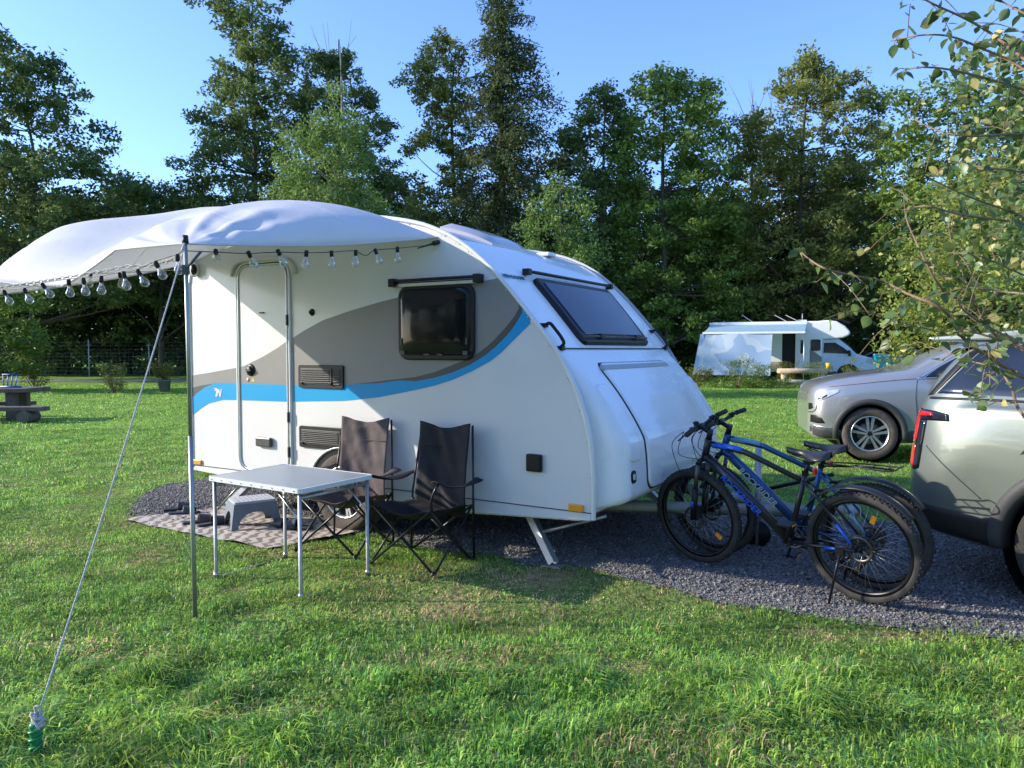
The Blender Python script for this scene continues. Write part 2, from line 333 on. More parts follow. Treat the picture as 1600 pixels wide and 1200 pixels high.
# ================================================================ GRASS
MAT_POLY = [g2(193, 815), g2(415, 860), g2(592, 828), g2(350, 792)]
def cup(x): return np.clip(x, 0, 1)
def blades(x0f, y0, y1, dens, h0, h1, wd, seed):
    rg = np.random.default_rng(seed); area = (x0f*y0*2+x0f*y1*2+2.4)/2*(y1-y0); n = int(dens*area)
    u = rg.random(n); y = np.sqrt(y0*y0+u*(y1*y1-y0*y0)); x = rg.uniform(-1, 1, n)*(x0f*y+1.2)
    jj = np.where(rg.random(n) < .10, .16, .045); jx = x+rg.normal(0, 1, n)*jj; jy = y+rg.normal(0, 1, n)*jj
    k = (~inpoly(jx, jy, PAD)) & (~inpoly(x, y, MAT_POLY))
    x = x[k]; y = y[k]; n = len(x)
    cl = vnoise(x, y, .28, 1)*.6+vnoise(x, y, .11, 2)*.4; cl2 = vnoise(x+9, y, .9, 3)
    # worn, dry patch in front of the caravan's nose and a few smaller ones
    dry = np.zeros(n)
    for cx_, cy_, rx, ry, s_ in [(.15, 4.62, .95, .42, 1.0), (-.45, 4.25, .5, .22, .7), (.95, 4.45, .6, .2, .7), (-.2, 3.55, .35, .14, .7), (-1.95, 3.62, .22, .07, .9), (-2.3, 3.75, .2, .07, .9), (1.9, 3.85, .5, .1, .5), (-3.4, 5.6, .7, .12, .6), (-1.0, 3.0, .25, .08, .5)]:
        dd = ((x-cx_)/rx)**2+((y-cy_)/ry)**2; dry = np.maximum(dry, s_*np.exp(-dd*.8))
    dry = cup(dry*1.35-(1-cl)*.25+vnoise(x, y, .07, 6)*.25-.1+.55*cup(vnoise(x, y, .45, 41)*2.4-1.62))
    near_pad = dry*0
    k = rg.random(n) > dry*.68
    x = x[k]; y = y[k]; cl = cl[k]; cl2 = cl2[k]; dry = dry[k]; n = len(x)
    lush_lift = cup((5.2-y)/2.2)*.6+.35*cup(vnoise(x, y, 1.7, 8)*1.6-.5)
    h = (h0+(h1-h0)*rg.random(n)**1.4)*(.15+1.5*cl**1.5)*(1+.9*cup(vnoise(x, y, .33, 51)*3.2-2.2))*(.75+.6*cl2*lush_lift)*(1-.55*dry)
    phi = vnoise(x, y, .5, 4)*8+vnoise(x, y, .12, 5)*5+rg.normal(0, 1.3, n)
    bend = (.30+1.15*rg.random(n)**.8)*(.6+.8*cl2)
    w = wd*rg.uniform(.5, 1.3, n)*(.8+.5*lush_lift)
    dx, dy = np.cos(phi), np.sin(phi); psi = phi+rg.uniform(.6, 2.4, n); sx, sy = np.cos(psi), np.sin(psi)
    P = np.zeros((n, 5, 3)); 
    def put(i, f, hh, ww):
        P[:, i, 0] = x+dx*f+sx*ww; P[:, i, 1] = y+dy*f+sy*ww; P[:, i, 2] = hh
    put(0, 0, -.004, w*.5); put(1, 0, -.004, -w*.5)
    put(2, h*.33*bend, h*.62, -w*.42); put(3, h*.33*bend, h*.62, w*.42); put(4, h*1.0*bend, h*np.maximum(.25, 1.0-.42*bend), 0)
    F4 = (np.arange(n)[:, None]*5+np.array([0, 1, 2, 3])[None]); F3 = (np.arange(n)[:, None]*5+np.array([3, 2, 4])[None])
    base = np.array([.185, .37, .068]); yel = np.array([.41, .55, .095]); straw = np.array([.66, .49, .28]); blue = np.array([.10, .24, .085])
    q = cup(cl2*.65+rg.normal(0, .22, n)+.12)[:, None]
    C = base*(1-q)+yel*q
    qb = (rg.random(n) < .22)[:, None]; C = np.where(qb, blue*1.2, C)
    st = ((rg.random(n) < .035+.85*dry) )[:, None]; C = np.where(st, straw*rg.uniform(.6, 1.25, (n, 1)), C)
    C = C*rg.uniform(.62, 1.4, (n, 1))*(.86+.45*cup(vnoise(x, y, .22, 61)*2-.5)+.10*lush_lift)[:, None]  # nearer blades painted lighter to lift the foreground's brightness
    C = np.repeat(C[:, None], 5, 1)
    return P.reshape(-1, 3), F4, F3, C.reshape(-1, 3)
def cloverish(y0, y1, dens, seed):
    """small round leaves of clover and dandelion between the blades, as bent quads"""
    rg = np.random.default_rng(seed); area = (.78*y0*2+.78*y1*2+2)/2*(y1-y0); n = int(dens*area)
    y = np.sqrt(y0*y0+rg.random(n)*(y1*y1-y0*y0)); x = rg.uniform(-1, 1, n)*(.78*y+1)
    k = (~inpoly(x, y, PAD)) & (~inpoly(x, y, MAT_POLY)) & (vnoise(x, y, .3, 21)*.7+vnoise(x, y, .1, 22)*.3 > rg.uniform(.42, .75, n))
    x = x[k]; y = y[k]; n = len(x)
    s = rg.uniform(.006, .012, n); z = rg.uniform(.02, .055, n); ph = rg.uniform(0, 6.28, n)
    tx, ty = rg.normal(0, .4, n), rg.normal(0, .4, n)
    P = np.zeros((n, 5, 3)); offs = [(-1, 0), (-.1, -.75), (.75, -.45), (.75, .45), (-.1, .75)]
    for i, (a_, b_) in enumerate(offs):
        px = (a_*np.cos(ph)-b_*np.sin(ph))*s; py = (a_*np.sin(ph)+b_*np.cos(ph))*s
        P[:, i, 0] = x+px; P[:, i, 1] = y+py; P[:, i, 2] = z+px*tx+py*ty
    C = np.array([.20, .40, .08])*rg.uniform(.7, 1.45, (n, 1)); C = np.repeat(C[:, None], 5, 1)
    F5 = np.arange(n)[:, None]*5+np.arange(5)[None]
    return P.reshape(-1, 3), F5, C.reshape(-1, 3)
GV = []; GF4 = []; GF3 = []; GC = []; off = 0
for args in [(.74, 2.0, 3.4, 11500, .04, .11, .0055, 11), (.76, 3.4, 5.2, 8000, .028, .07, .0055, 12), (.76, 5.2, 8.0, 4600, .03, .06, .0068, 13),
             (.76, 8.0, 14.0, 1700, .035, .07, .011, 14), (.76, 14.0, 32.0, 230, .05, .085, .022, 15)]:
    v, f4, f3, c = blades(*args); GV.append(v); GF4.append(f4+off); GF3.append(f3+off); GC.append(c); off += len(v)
GF5 = []
for args in [(2.0, 4.2, 1100, 31), (4.2, 7.0, 500, 32)]:
    v, f5, c = cloverish(*args); GV.append(v); GF5.append(f5+off); GC.append(c); off += len(v)
m_grass = mat('grass_blade', attr=True, rough=.42, var=.05, transl=.48, spec=.25)
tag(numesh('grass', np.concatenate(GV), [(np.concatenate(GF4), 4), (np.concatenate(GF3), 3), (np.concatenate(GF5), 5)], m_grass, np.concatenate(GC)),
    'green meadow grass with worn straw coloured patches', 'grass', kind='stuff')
# ================================================================ CARAVAN
CAR_RZ = R(-30.75); CW = 2.3
van = empty('caravan', (-1.355, 6.097, 0), CAR_RZ, 'small white caravan with blue and grey side stripes parked on the gravel pitch', 'caravan')
VM = Matrix.Translation((-1.355, 6.097, 0)) @ Matrix.Rotation(CAR_RZ, 4, 'Z'); VI = VM.inverted()
def WP(px, py, yl=0.0):
    """a photo measurement on the plane of the caravan's side wall -> (along, height)"""
    d = VI.to_3x3() @ ray(px, py); o = VI @ CO; k = (yl-o.y)/d.y; p = o+d*k; return (p.x, p.z)
def c2w(q): return (280+q[0]/3.2, 280+q[1]/3.2)
def c4w(q): return (650+q[0]/3.404, 320+q[1]/3.404)
FRONT = [(1.027, 2.338), (1.141, 2.272), (1.253, 2.195), (1.417, 2.056), (1.577, 1.891), (1.757, 1.69), (1.922, 1.491), (2.054, 1.267), (2.136, 1.054), (2.184, .842), (2.204, .6), (2.204, .36)]
FR = [(p.x, p.y) for p in smooth_path([(a, b, 0) for a, b in FRONT], 5)]
fz = np.array([q[1] for q in FR])[::-1]; ft = np.array([q[0] for q in FR])[::-1]
ROOF = [(1.027, 2.338), (.8, 2.43), (.5, 2.50), (.2, 2.54), (-.3, 2.57), (-.9, 2.56), (-1.4, 2.50), (-1.7, 2.42), (-1.87, 2.31), (-1.945, 2.14), (-1.955, 1.9), (-1.955, .39)]
RF = [(p.x, p.y) for p in smooth_path([(a, b, 0) for a, b in ROOF], 4)]
outline = FR[::-1]+RF[1:]            # from front bottom over the roof to rear bottom
outline = [q for i, q in enumerate(outline)]
def fT(z): return float(np.interp(z, fz, ft))
def sm(x): x = min(1, max(0, x)); return x*x*(3-2*x)
def bulge(y, z):
    e = min(1, max(0, min(y-.035, CW-.035-y)/.085)); e = math.sqrt(max(0, 1-(1-e)**2))
    lo = min(1, max(0, (z-.43)/.10)); lo = math.sqrt(max(0, 1-(1-lo)**2))
    mid = .02*math.sin(math.pi*min(1, max(0, y/CW)))
    return (.225*min(1, max(0, (1.5-z)/.62))**.9)*e*lo + mid*e
def FS(y, z, off=0):
    z0 = z; dz = .01
    t = fT(z)+bulge(y, z); t2 = fT(z+dz)+bulge(y, z+dz)
    nx, nz = dz, (t-t2); l = math.hypot(nx, nz)
    return (t+off*nx/l, y, z+off*nz/l)
# --- shell
m = MB(); n = len(outline)
m.add([(x, 0, z) for x, z in outline], [tuple(range(n))]); m.add([(x, CW, z) for x, z in outline], [tuple(range(n))])
nf = len(FR)
top = outline[nf-1:]
P = [[(x, y, z) for y in np.linspace(0, CW, 8)] for x, z in top]
m.grid(P, 0, True)
m.add([(outline[0][0], 0, .39), (outline[0][0], CW, .39), (-1.955, CW, .39), (-1.955, 0, .39)], [(0, 1, 2, 3)])
# painted graphics, laid on the wall as bands between an upper and a lower line
def bandfn(pts): xs = [p[0] for p in pts]; zs = [p[1] for p in pts]; return lambda t: float(np.interp(t, xs, zs))
W2 = lambda L_: [WP(*c2w(q)) for q in L_]; W4 = lambda L_: [WP(*c4w(q)) for q in L_]
edge_t = lambda z: fT(z)
grey_hi = W2([(60, 982), (150, 968), (330, 935), (430, 885), (500, 842), (560, 800), (620, 760), (720, 705), (850, 660), (1000, 615), (1100, 590)])+[WP(628, 462)]+W2([(1300, 535), (1490, 515), (1596, 495)])
grey_hi = sorted(grey_hi); grey_hi = grey_hi[:1]+grey_hi[1:]
dark_lo_l = W2([(60, 1044), (120, 1030), (200, 1018)])
blue_hi = W2([(60, 1098), (90, 1070), (130, 1040), (170, 1024), (200, 1018), (340, 1022), (560, 1028), (830, 1028), (1000, 1020), (1100, 1006)])+W4([(0, 938), (100, 920), (200, 890), (290, 850), (370, 800), (425, 755), (470, 710), (510, 665), (540, 620), (565, 575)])
dark_hi = W2([(870, 1026), (1000, 1010)])+W4([(0, 915), (100, 890), (200, 850), (270, 822), (330, 790), (380, 752), (420, 715), (475, 655), (520, 600), (548, 550)])
blue_lo = W2([(60, 1185), (110, 1145), (150, 1120), (220, 1103), (340, 1105), (560, 1112), (830, 1108), (1000, 1090)])+W4([(0, 985), (100, 962), (200, 930), (300, 885), (400, 830), (455, 785), (500, 740), (560, 680), (608, 632)])
gh, bh, dh, bl, dl = map(bandfn, (grey_hi, blue_hi, dark_hi, blue_lo, dark_lo_l))
t_end_g = grey_hi[-1][0]
def band(mb, hi, lo, t0, t1, mi, y, n=90):
    P = []
    for i in range(n+1):
        t = t0+(t1-t0)*i/n; a, b_ = hi(t), lo(t)
        # keep inside the shell's curved front edge
        zmax = float(np.interp(t, ft[::-1], fz[::-1])) if t > ft[-1] else 9
        a = min(a, zmax-.004); b_ = min(b_, a)
        P.append([(t, y, b_), (t, y, a)])
    mb.grid(P, mi, False)
def graphics(mb, t0, t1, y):
    te = dark_hi[-1][0]; be = blue_hi[-1][0]; le = blue_lo[-1][0]
    lowg = lambda t: (dl(t) if t < dark_lo_l[-1][0] else (dh(t) if t > dark_hi[0][0] else bh(t)))
    def clampgreylow(t): return lowg(t)
    if t1 > t0: band(mb, lambda t: gh(t) if t < t_end_g else 9, clampgreylow, max(t0, -1.955+.002), min(t1, te), 1, y)
    if t0 < dark_lo_l[-1][0]: band(mb, dl, bh, max(t0, -1.953), min(t1, dark_lo_l[-1][0]), 2, y, 20)
    if t1 > dark_hi[0][0]: band(mb, dh, bh, dark_hi[0][0], min(t1, te), 2, y); 
    if t1 > te: band(mb, lambda t: 9, bh, te, be, 2, y, 20)
    band(mb, bh, bl, max(t0, -1.953), min(t1, be), 3, y)
    if t1 > be: band(mb, lambda t: 9, bl, be, le, 3, y, 30)
MATS = [white_paint, grey_paint, dgrey_paint, blue_paint, mat('panel_gap', (.03, .03, .032), .6), alu]
graphics(m, -1.953, -1.29, -.0025); graphics(m, -.60, 3, -.0025)
# emblem on the blue stripe (a winged N)
def em(pts): return [WP(*c2w(q)) for q in pts]
for poly in ([(183, 1086), (191, 1048), (200, 1052), (193, 1087)], [(196, 1050), (203, 1086), (207, 1088), (207, 1072), (203, 1050)], [(205, 1086), (210, 1050), (216, 1049), (210, 1088)], [(174, 1043), (190, 1046), (195, 1054), (183, 1052)], [(178, 1053), (188, 1055), (188, 1059), (182, 1058)]):
    e = em(poly); m.add([(x, -.0055, z) for x, z in e], [tuple(range(len(e)))], 0)
# seam line above the skirt
m.box((.13, -.003, .402), (4.14, .005, .006), 4)
body = m.build('body_shell', MATS, van)
# --- skirt
sk = [(-1.955, .385), (-1.955, .355), (-1.6, .34), (-.55, .245)]
for i in range(13): a = R(180-180*i/12); sk.append((-.035+.36*math.cos(a), .335+.0*i+.30*math.sin(a)*0+max(0, 0)))
sk = [(-1.95, .39), (-1.95, .355), (-1.6, .34), (-.50, .25), (-.42, .39)]
m = MB(); m.prism(sk, -.004, .03, 0); m.prism([(.34, .39), (.40, .238), (1.25, .296), (2.19, .352), (2.19, .39)], -.004, .03, 0)
m.box((1.25, -.006, .30), (1.75, .006, .008), 1, rot=Matrix.Rotation(R(-3.1), 3, 'Y'))
m.build('skirt', [white_paint, alu], van)
# --- wheel arch opening, dark inside
m = MB(); ws = []
for i in range(21): a = R(180*i/20); ws.append((-.035+.385*math.cos(a), .335+.36*math.sin(a)))
m.prism(ws+[(-.42, .25), (.35, .25)], -.0045, .02, 0); m.build('wheel_housing', black_pl, van)
# rounded arch trim
m = MB(); m.tube([(x, -.008, z) for x, z in ws], .012, 6, 0); m.build('wheel_arch_trim', white_paint, van)
# underfloor and axle
m = MB(); m.box((.1, 1.15, .36), (4.0, 2.1, .05), 0); m.box((.0, .35, .30), (3.4, .06, .10), 1); m.box((0, 1.95, .30), (3.4, .06, .10), 1); m.tube([(-.03, .1, .335), (-.03, 2.2, .335)], .035, 10, 1)
m.build('chassis', [black_pl, galv], van)
# --- wheels
def road_wheel(parent, c, Rr, rim_r, w, sgn, nsp, mats, style=0, name='wheel'):
    """tyre + alloy rim; axis along local y, outer face towards sgn"""
    e = empty(name, c); e.parent = parent
    s = sgn; hw = w/2
    prof = [(rim_r, -hw*.8), (rim_r+.012, -hw*.92), (Rr*.9, -hw), (Rr*.97, -hw*.86), (Rr, -hw*.6), (Rr, hw*.6), (Rr*.97, hw*.86), (Rr*.9, hw), (rim_r+.012, hw*.92), (rim_r, hw*.8)]
    t = MB(); t.lathe(prof, n=56, axis='y')
    for yy in (-.45, -.15, .15, .45): t.lathe([(Rr+.0015, yy*hw-.003), (Rr+.0015, yy*hw+.003)], n=56, mi=1, axis='y')
    t.build('tyre', [mats[0], black_pl], e)
    r = MB(); r.lathe([(rim_r*.985, s*hw*.86), (rim_r*.93, s*hw*.80), (rim_r*.91, s*hw*.2), (rim_r*.9, -s*hw*.7)], n=56, axis='y', mi=0)
    r.lathe([(rim_r*1.0, s*hw*.80), (rim_r*1.0, s*hw*.9), (rim_r*.955, s*hw*.9), (rim_r*.94, s*hw*.78)], n=56, axis='y', mi=0)
    r.lathe([(0, s*hw*.1), (rim_r*.6, s*hw*.1), (rim_r*.62, s*hw*.0)], n=32, axis='y', mi=2)      # brake disc
    r.lathe([(0, -s*hw*.3), (rim_r*.9, -s*hw*.3)], n=32, axis='y', mi=1)
    hub = rim_r*.17
    r.lathe([(0, s*hw*.74), (hub*.7, s*hw*.74), (hub, s*hw*.66), (hub*1.1, s*hw*.2)], n=24, axis='y', mi=1 if style == 1 else 0)
    for k in range(nsp):
        a0 = 2*math.pi*k/nsp+.31
        if style == 0:
            for da, ww in ((-.09, .05), (.09, .05)):
                a = a0+da; pts = [(hub*.8, -rim_r*.055), (rim_r*.95, -rim_r*.05), (rim_r*.95, rim_r*.05), (hub*.8, rim_r*.055)]
                v = []
                for y_ in (s*hw*.45, s*hw*.72):
                    for px_, pz_ in pts: v.append((px_*math.cos(a)-pz_*math.sin(a), y_+(s*.012 if px_ > hub else 0), px_*math.sin(a)+pz_*math.cos(a)))
                r.add(v, [(0, 1, 2, 3), (4, 5, 6, 7), (0, 1, 5, 4), (1, 2, 6, 5), (2, 3, 7, 6), (3, 0, 4, 7)], 0)
        else:
            for sg in (-1, 1):      # forked spoke: two blades spreading outward, a dark pocket between
                pts = [(hub*.7, sg*rim_r*.015), (rim_r*.96, sg*rim_r*.085), (rim_r*.96, sg*rim_r*.26), (hub*.9, sg*rim_r*.115)]
                v = []
                for y_ in (s*hw*.5, s*hw*.76):
                    for px_, pz_ in pts: v.append((px_*math.cos(a0)-pz_*math.sin(a0), y_, px_*math.sin(a0)+pz_*math.cos(a0)))
                r.add(v, [(0, 1, 2, 3), (4, 5, 6, 7), (0, 1, 5, 4), (1, 2, 6, 5), (2, 3, 7, 6), (3, 0, 4, 7)], 0)
    r.build('rim', [mats[1], black_pl, mats[2]], e)
    return e
alloy = mat('silver_alloy', (.62, .63, .64), .3, .85, var=.05); discm = mat('brake_disc', (.18, .17, .16), .4, .9, var=.3)
road_wheel(van, (-.035, .075, .325), .325, .215, .19, -1, 8, [rubber_dusty, alloy, discm]); road_wheel(van, (-.035, CW-.075, .325), .325, .215, .19, 1, 8, [rubber_dusty, alloy, discm])
# --- front moulding with the gas locker
ys = [0, .012, .03, .036, .039, .044, .052, .062, .075, .09, .11, .125, .16]+list(np.linspace(.22, CW-.22, 16))+[CW-q for q in (.16, .125, .11, .09, .075, .062, .052, .044, .039, .036, .03, .012, 0)]
zs = list(np.linspace(.40, .56, 12))+list(np.linspace(.6, 2.33, 54))
m = MB(); m.grid([[FS(y, z) for y in ys] for z in zs], 0, True)
m.grid([[(1.9, y, .40) for y in ys], [FS(y, .40) for y in ys]], 0, False)
m.build('front_panel', white_plastic, van)
def patch(mb, y0, y1, z0, z1, off, mi=0, ny=14, nz=14, r=.0, edge=None, skew=(0, 0)):
    """a panel that follows the front moulding; its rim rolls down to the surface"""
    P = []
    for j in range(nz+1):
        v = j/nz; z = z0+(z1-z0)*v; row = []
        a0 = y0+skew[0]*(1-v); a1 = y1+skew[1]*(1-v)
        # rounded corners
        dz = min(z-z0, z1-z); ins = 0
        if r and dz < r: ins = r-math.sqrt(max(0, r*r-(r-dz)**2))
        for i in range(ny+1):
            u = i/ny; y = a0+ins+(a1-a0-2*ins)*u
            o = off
            if i in (0, ny) or j in (0, nz): o = -.004
            row.append(FS(y, z, o))
        P.append(row)
    mb.grid(P, mi, True)
def zsteps(z0, z1, r, nz): return nz
def patch2(mb, y0, y1, z0, z1, off, mi=0, r=.05, skew=(0, 0), extra=None, roll=.012):
    vz = sorted(set([z0, z1]+[z0+r*q for q in (.004, .05, .15, .3, .5, .75, 1)]+[z1-r*q for q in (.004, .05, .15, .3, .5, .75, 1)]+list(np.linspace(z0+r, z1-r, 16))))
    P = []
    for z in vz:
        v = (z-z0)/(z1-z0); a0 = y0+skew[0]*(1-v); a1 = y1+skew[1]*(1-v); dz = min(z-z0, z1-z)
        ins = r-math.sqrt(max(0, r*r-(r-dz)**2)) if dz < r else 0
        L0, L1 = a0+ins, a1-ins; us = [L0, L0+roll*.3, L0+roll, L0+2*roll]+list(np.linspace(L0+3*roll, L1-3*roll, 12))+[L1-2*roll, L1-roll, L1-roll*.3, L1]
        row = []
        for i, y in enumerate(us):
            e = min(i, len(us)-1-i); o = {0: -.004, 1: off*.6, 2: off*.93}.get(e, off)
            if dz < roll*.3: o = min(o, -.004+off*dz/(roll*.3))
            if extra: o += extra(y, z) if e > 2 and dz > roll else 0
            row.append(FS(y, z, o))
        P.append(row)
    mb.grid(P, mi, True)
m = MB(); patch2(m, .385, 1.86, .515, 1.405, .006, 1, .09)
def lidx(y, z):
    o = 0
    if .54 < y < 1.70: o += .016*(sm((1.19-z)/.03)-sm((.98-z)/.03)*.5+sm((.78-z)/.03)*.45-sm((.62-z)/.04)*.9)*sm((y-.54)/.05)*sm((1.70-y)/.05)
    return o
patch2(m, .40, 1.845, .53, 1.392, .022, 0, .08, extra=lidx)
patch2(m, .40, 1.80, 1.335, 1.375, .028, 2, .018)  # grey bar paints the shadow of the grip recess
m.build('gas_locker_lid', [white_plastic, mat('panel_gap'), mat('grip_slot_shade', (.35, .37, .38), .4)], van)
lock = MB(); q = FS(1.335, .62, .035); lock.box(q, (.025, .12, .02), 0); lk = lock.build('lid_latch', chrome, van, bevel=.004)
m = MB(); patch2(m, .115, .20, .60, .69, .008, 0, .03); patch2(m, .13, .185, .62, .67, .012, 1, .02); m.build('side_clasp', [black_pl, alu_white], van)
for yy in ((.08, .30), (1.99, 2.2)): m = MB(); patch2(m, yy[0]+.012, yy[1]+.012, .74, 1.26, .012, 0, .07); m.build('locker_flank', [white_plastic], van)
m = MB()
P = [[FS(y, 1.497, .008) for y in np.linspace(.0, CW, 20)], [FS(y, 1.507, .008) for y in np.linspace(.0, CW, 20)]]
m.grid(P, 0, True); m.build('panel_joint', mat('panel_gap'), van)
# --- front window, rail and handles
wf = empty('front_window'); wf.parent = van
m = MB(); patch2(m, .47, 1.93, 1.50+.03, 2.035, .035, 0, .07, skew=(-.02, -.10), roll=.02); m.build('window_frame', black_pl, wf)
m = MB(); patch2(m, .535, 1.875, 1.585, 2.0, .042, 0, .05, skew=(-.02, -.10)); m.build('pane', bglass, wf)
m = MB(); m.tube([FS(y, 1.568, .052) for y in np.linspace(.53, 1.76, 8)], .007, 6, 0)
for y in (.78, 1.50): m.box(FS(y, 1.572, .056), (.03, .07, .025), 1)
m.build('latch_bar', [wood, black_pl], wf)
rl = MB(); rl.tube([FS(.46, 2.062, .045), FS(2.02, 2.062, .045)], .014, 8, 0); rl.tube([FS(.46, 2.082, .03), FS(2.02, 2.082, .03)], .012, 8, 1)
for y in (.45, 2.03): rl.box(FS(y, 2.065, .035), (.06, .05, .05), 0)
rl.build('blind_rail', [black_pl, alu], van, bevel=.004)
for y in (.085, 2.22):
    h = MB(); a = FS(y, 1.655, 0); b_ = FS(y, 1.51, 0)
    h.tube(smooth_path([FS(y, 1.66, .0), FS(y, 1.65, .05), FS(y, 1.60, .055), FS(y, 1.55, .055), FS(y, 1.515, .045), FS(y, 1.51, .0)], 4), .013, 8, 0)
    h.box(FS(y, 1.665, .006), (.05, .05, .03), 0); h.box(FS(y, 1.505, .006), (.05, .05, .03), 0)
    h.build('grab_handle', black_pl, van, bevel=.003)
# lettering below the roof edge
p = FS(.235, 2.03, .006); q = FS(.235, 2.05, .006)
up = (Vector(q)-Vector(p)).normalized(); xa = Vector((0, 1, 0)); nn = xa.cross(up)
TM = Matrix(((xa.x, up.x, nn.x, p[0]), (xa.y, up.y, nn.y, p[1]), (xa.z, up.z, nn.z, p[2]), (0, 0, 0, 1)))
m = MB(); m.text('NIEWIADOW', .052, TM, 0, .0008, bold=.0015); m.build('maker_lettering', mat('letter_teal', (.01, .09, .16), .5), van, fixn=False)
# --- edge trims
for yy, nm in ((-.004, 0), (CW+.004, 1)):
    m = MB(); path = [(x, yy, z) for x, z in outline]
    vs = []; fs = []
    K = len(path)
    for i, p in enumerate(path):
        a = path[max(0, i-1)]; b_ = path[min(K-1, i+1)]; tx, tz = b_[0]-a[0], b_[2]-a[2]; l = math.hypot(tx, tz) or 1
        nx, nz = tz/l, -tx/l
        if nm == 0: pass
        sgn = -1 if yy < 0 else 1
        for (o, d_) in ((-.026, 0), (-.022, .010), (-.004, .012), (.004, .008), (.006, -.012)):
            vs.append((p[0]-nx*o*-1 if False else p[0]+(-nx)*o*-1*-1, yy+sgn*d_, p[2]+(-nz)*o*-1*-1))
    for i in range(K-1):
        for k in range(4): fs.append((i*5+k, i*5+k+1, (i+1)*5+k+1, (i+1)*5+k))
    m.add(vs, fs, 0, True)
    m.tube([(p[0]-.030*0, yy-(.001 if yy < 0 else -.001), p[2]) for p in path], .0045, 5, 1)
    m.build('edge_trim', [alu_white, mat('trim_insert', (.05, .08, .11), .5)], van)
# screws along the front trim and seam
for i in range(6, len(outline)-8, 5):
    x, z = outline[i]
    if z > .5: m = MB(); m.lathe([(0, -.0175), (.005, -.0165), (.006, -.014)], c=(x-.011 if x > 0 else x+.011, 0, z-.006), n=8, axis='y'); m.build('screw', alu, van)
# --- side door
dr = empty('door'); dr.parent = van
dx0, dx1, dz0, dz1 = -1.262, -.652, .43, 2.235
m = MB(); m.prism(rrect(dx0, dx1, dz0, dz1, .11), -.014, 0, 0); graphics(m, dx0+.012, dx1-.012, -.0165); m.build('door_panel', MATS, dr)
m = MB(); pr = [(x, -.018, z) for x, z in rrect(dx0-.002, dx1+.002, dz0, dz1+.002, .11)]; m.tube(pr, .009, 6, 0, closed=True)
pr = [(x, -.012, z) for x, z in rrect(dx0-.028, dx1+.028, dz0-.024, dz1+.028, .13)]; m.tube(pr, .013, 6, 1, closed=True)
pr = [(x, -.008, z) for x, z in rrect(dx0-.014, dx1+.014, dz0-.012, dz1+.014, .12)]; m.tube(pr, .009, 6, 2, closed=True)
m.build('door_frame', [alu, alu_white, black_pl], dr)
m = MB(); hc = WP(393, 578); m.lathe([(0, -.045), (.028, -.045), (.036, -.03), (.042, -.028), (.052, -.026), (.056, -.012)], c=(hc[0]+.01, 0, hc[1]), n=24, axis='y'); m.box((hc[0]+.01, -.046, hc[1]), (.06, .012, .018), 1)
m.build('door_handle', [black_pl, mat('dark_grey_pl', (.06, .06, .06), .4)], dr)
m = MB(); q = WP(412, 489); m.box((q[0], -.022, q[1]), (.05, .015, .012)); m.build('door_catch', black_pl, dr)
m = MB(); q = WP(417, 690); m.box((q[0], -.032, q[1]), (.19, .035, .085)); m.build('paper_holder', mat('dark_grey_pl'), dr, bevel=.012)
for zz in (.62, .92, 1.75): m = MB(); m.box((dx1+.016, -.028, zz), (.018, .02, .09)); m.build('hinge', black_pl, dr, bevel=.003)
m = MB(); q = WP(390, 593); m.lathe([(0, -.019), (.018, -.019), (.018, -.0165)], c=(q[0], 0, q[1]), n=16, axis='y', mi=0); m.build('prohibition_sticker', [mat('pale_red', (.55, .35, .33), .5)], dr); m = MB(); q = WP(398, 593); m.add([(q[0]-.02, -.0185, q[1]-.017), (q[0]+.02, -.0185, q[1]-.017), (q[0], -.0185, q[1]+.02)], [(0, 1, 2)], 1)
m.build('warning_sticker', [mat('pale_red', (.55, .35, .33), .5), mat('sticker_yellow', (.8, .5, .02), .5)], dr)
# rain gutter over the door
g = MB(); a = [WP(366, 436), WP(368, 424), WP(374, 415), WP(388, 410), WP(425, 408), WP(445, 409), WP(455, 414), WP(462, 424), WP(463, 431)]
g.tube(smooth_path([(x, -.03, z+.02) for x, z in a], 4), .016, 8, 0, flat=1.6); g.build('rain_gutter', cream, van)
# --- side window
sw = empty('side_window'); sw.parent = van
m = MB(); m.prism(rrect(.568, 1.272, 1.42, 1.985, .09), -.028, 0, 0); m.build('window_frame', black_pl, sw, bevel=.012)
m = MB()
P = rrect(.60, 1.24, 1.455, 1.955, .075, 6); cx, cz = .92, 1.705
rings = [(1.0, -.029), (.97, -.040), (.90, -.0445), (.6, -.046), (.3, -.0465)]
vs = [(cx+(x-cx)*k, y, cz+(z-cz)*k) for k, y in rings for x, z in P]; nn_ = len(P)
fs = [(r_*nn_+i, r_*nn_+(i+1) % nn_, (r_+1)*nn_+(i+1) % nn_, (r_+1)*nn_+i) for r_ in range(len(rings)-1) for i in range(nn_)]+[tuple(range(4*nn_, 5*nn_))]
m.add(vs, fs, 0, True); m.build('pane', dglass, sw)
for x, z, a_, b_ in ((.62, 1.56, .012, .05), (1.22, 1.56, .012, .05), (.86, 1.462, .05, .012), (.98, 1.462, .05, .012), (.63, 1.475, .04, .03), (1.21, 1.475, .04, .03)): m = MB(); m.box((x, -.046, z), (a_, .012, b_)); m.build('window_catch', [mat('dark_grey_pl')], sw, bevel=.002)
m = MB(); m.tube([(.53, -.05, 2.022), (1.31, -.05, 2.022)], .013, 8, 0); m.box((.92, -.022, 1.99), (.74, .03, .028), 1); m.box((.92, -.03, 2.005), (.76, .02, .008), 0)
for x in (.535, 1.315): m.box((x, -.035, 2.01), (.055, .07, .062), 0)
m.build('blind_rail', [black_pl, alu], van, bevel=.004)
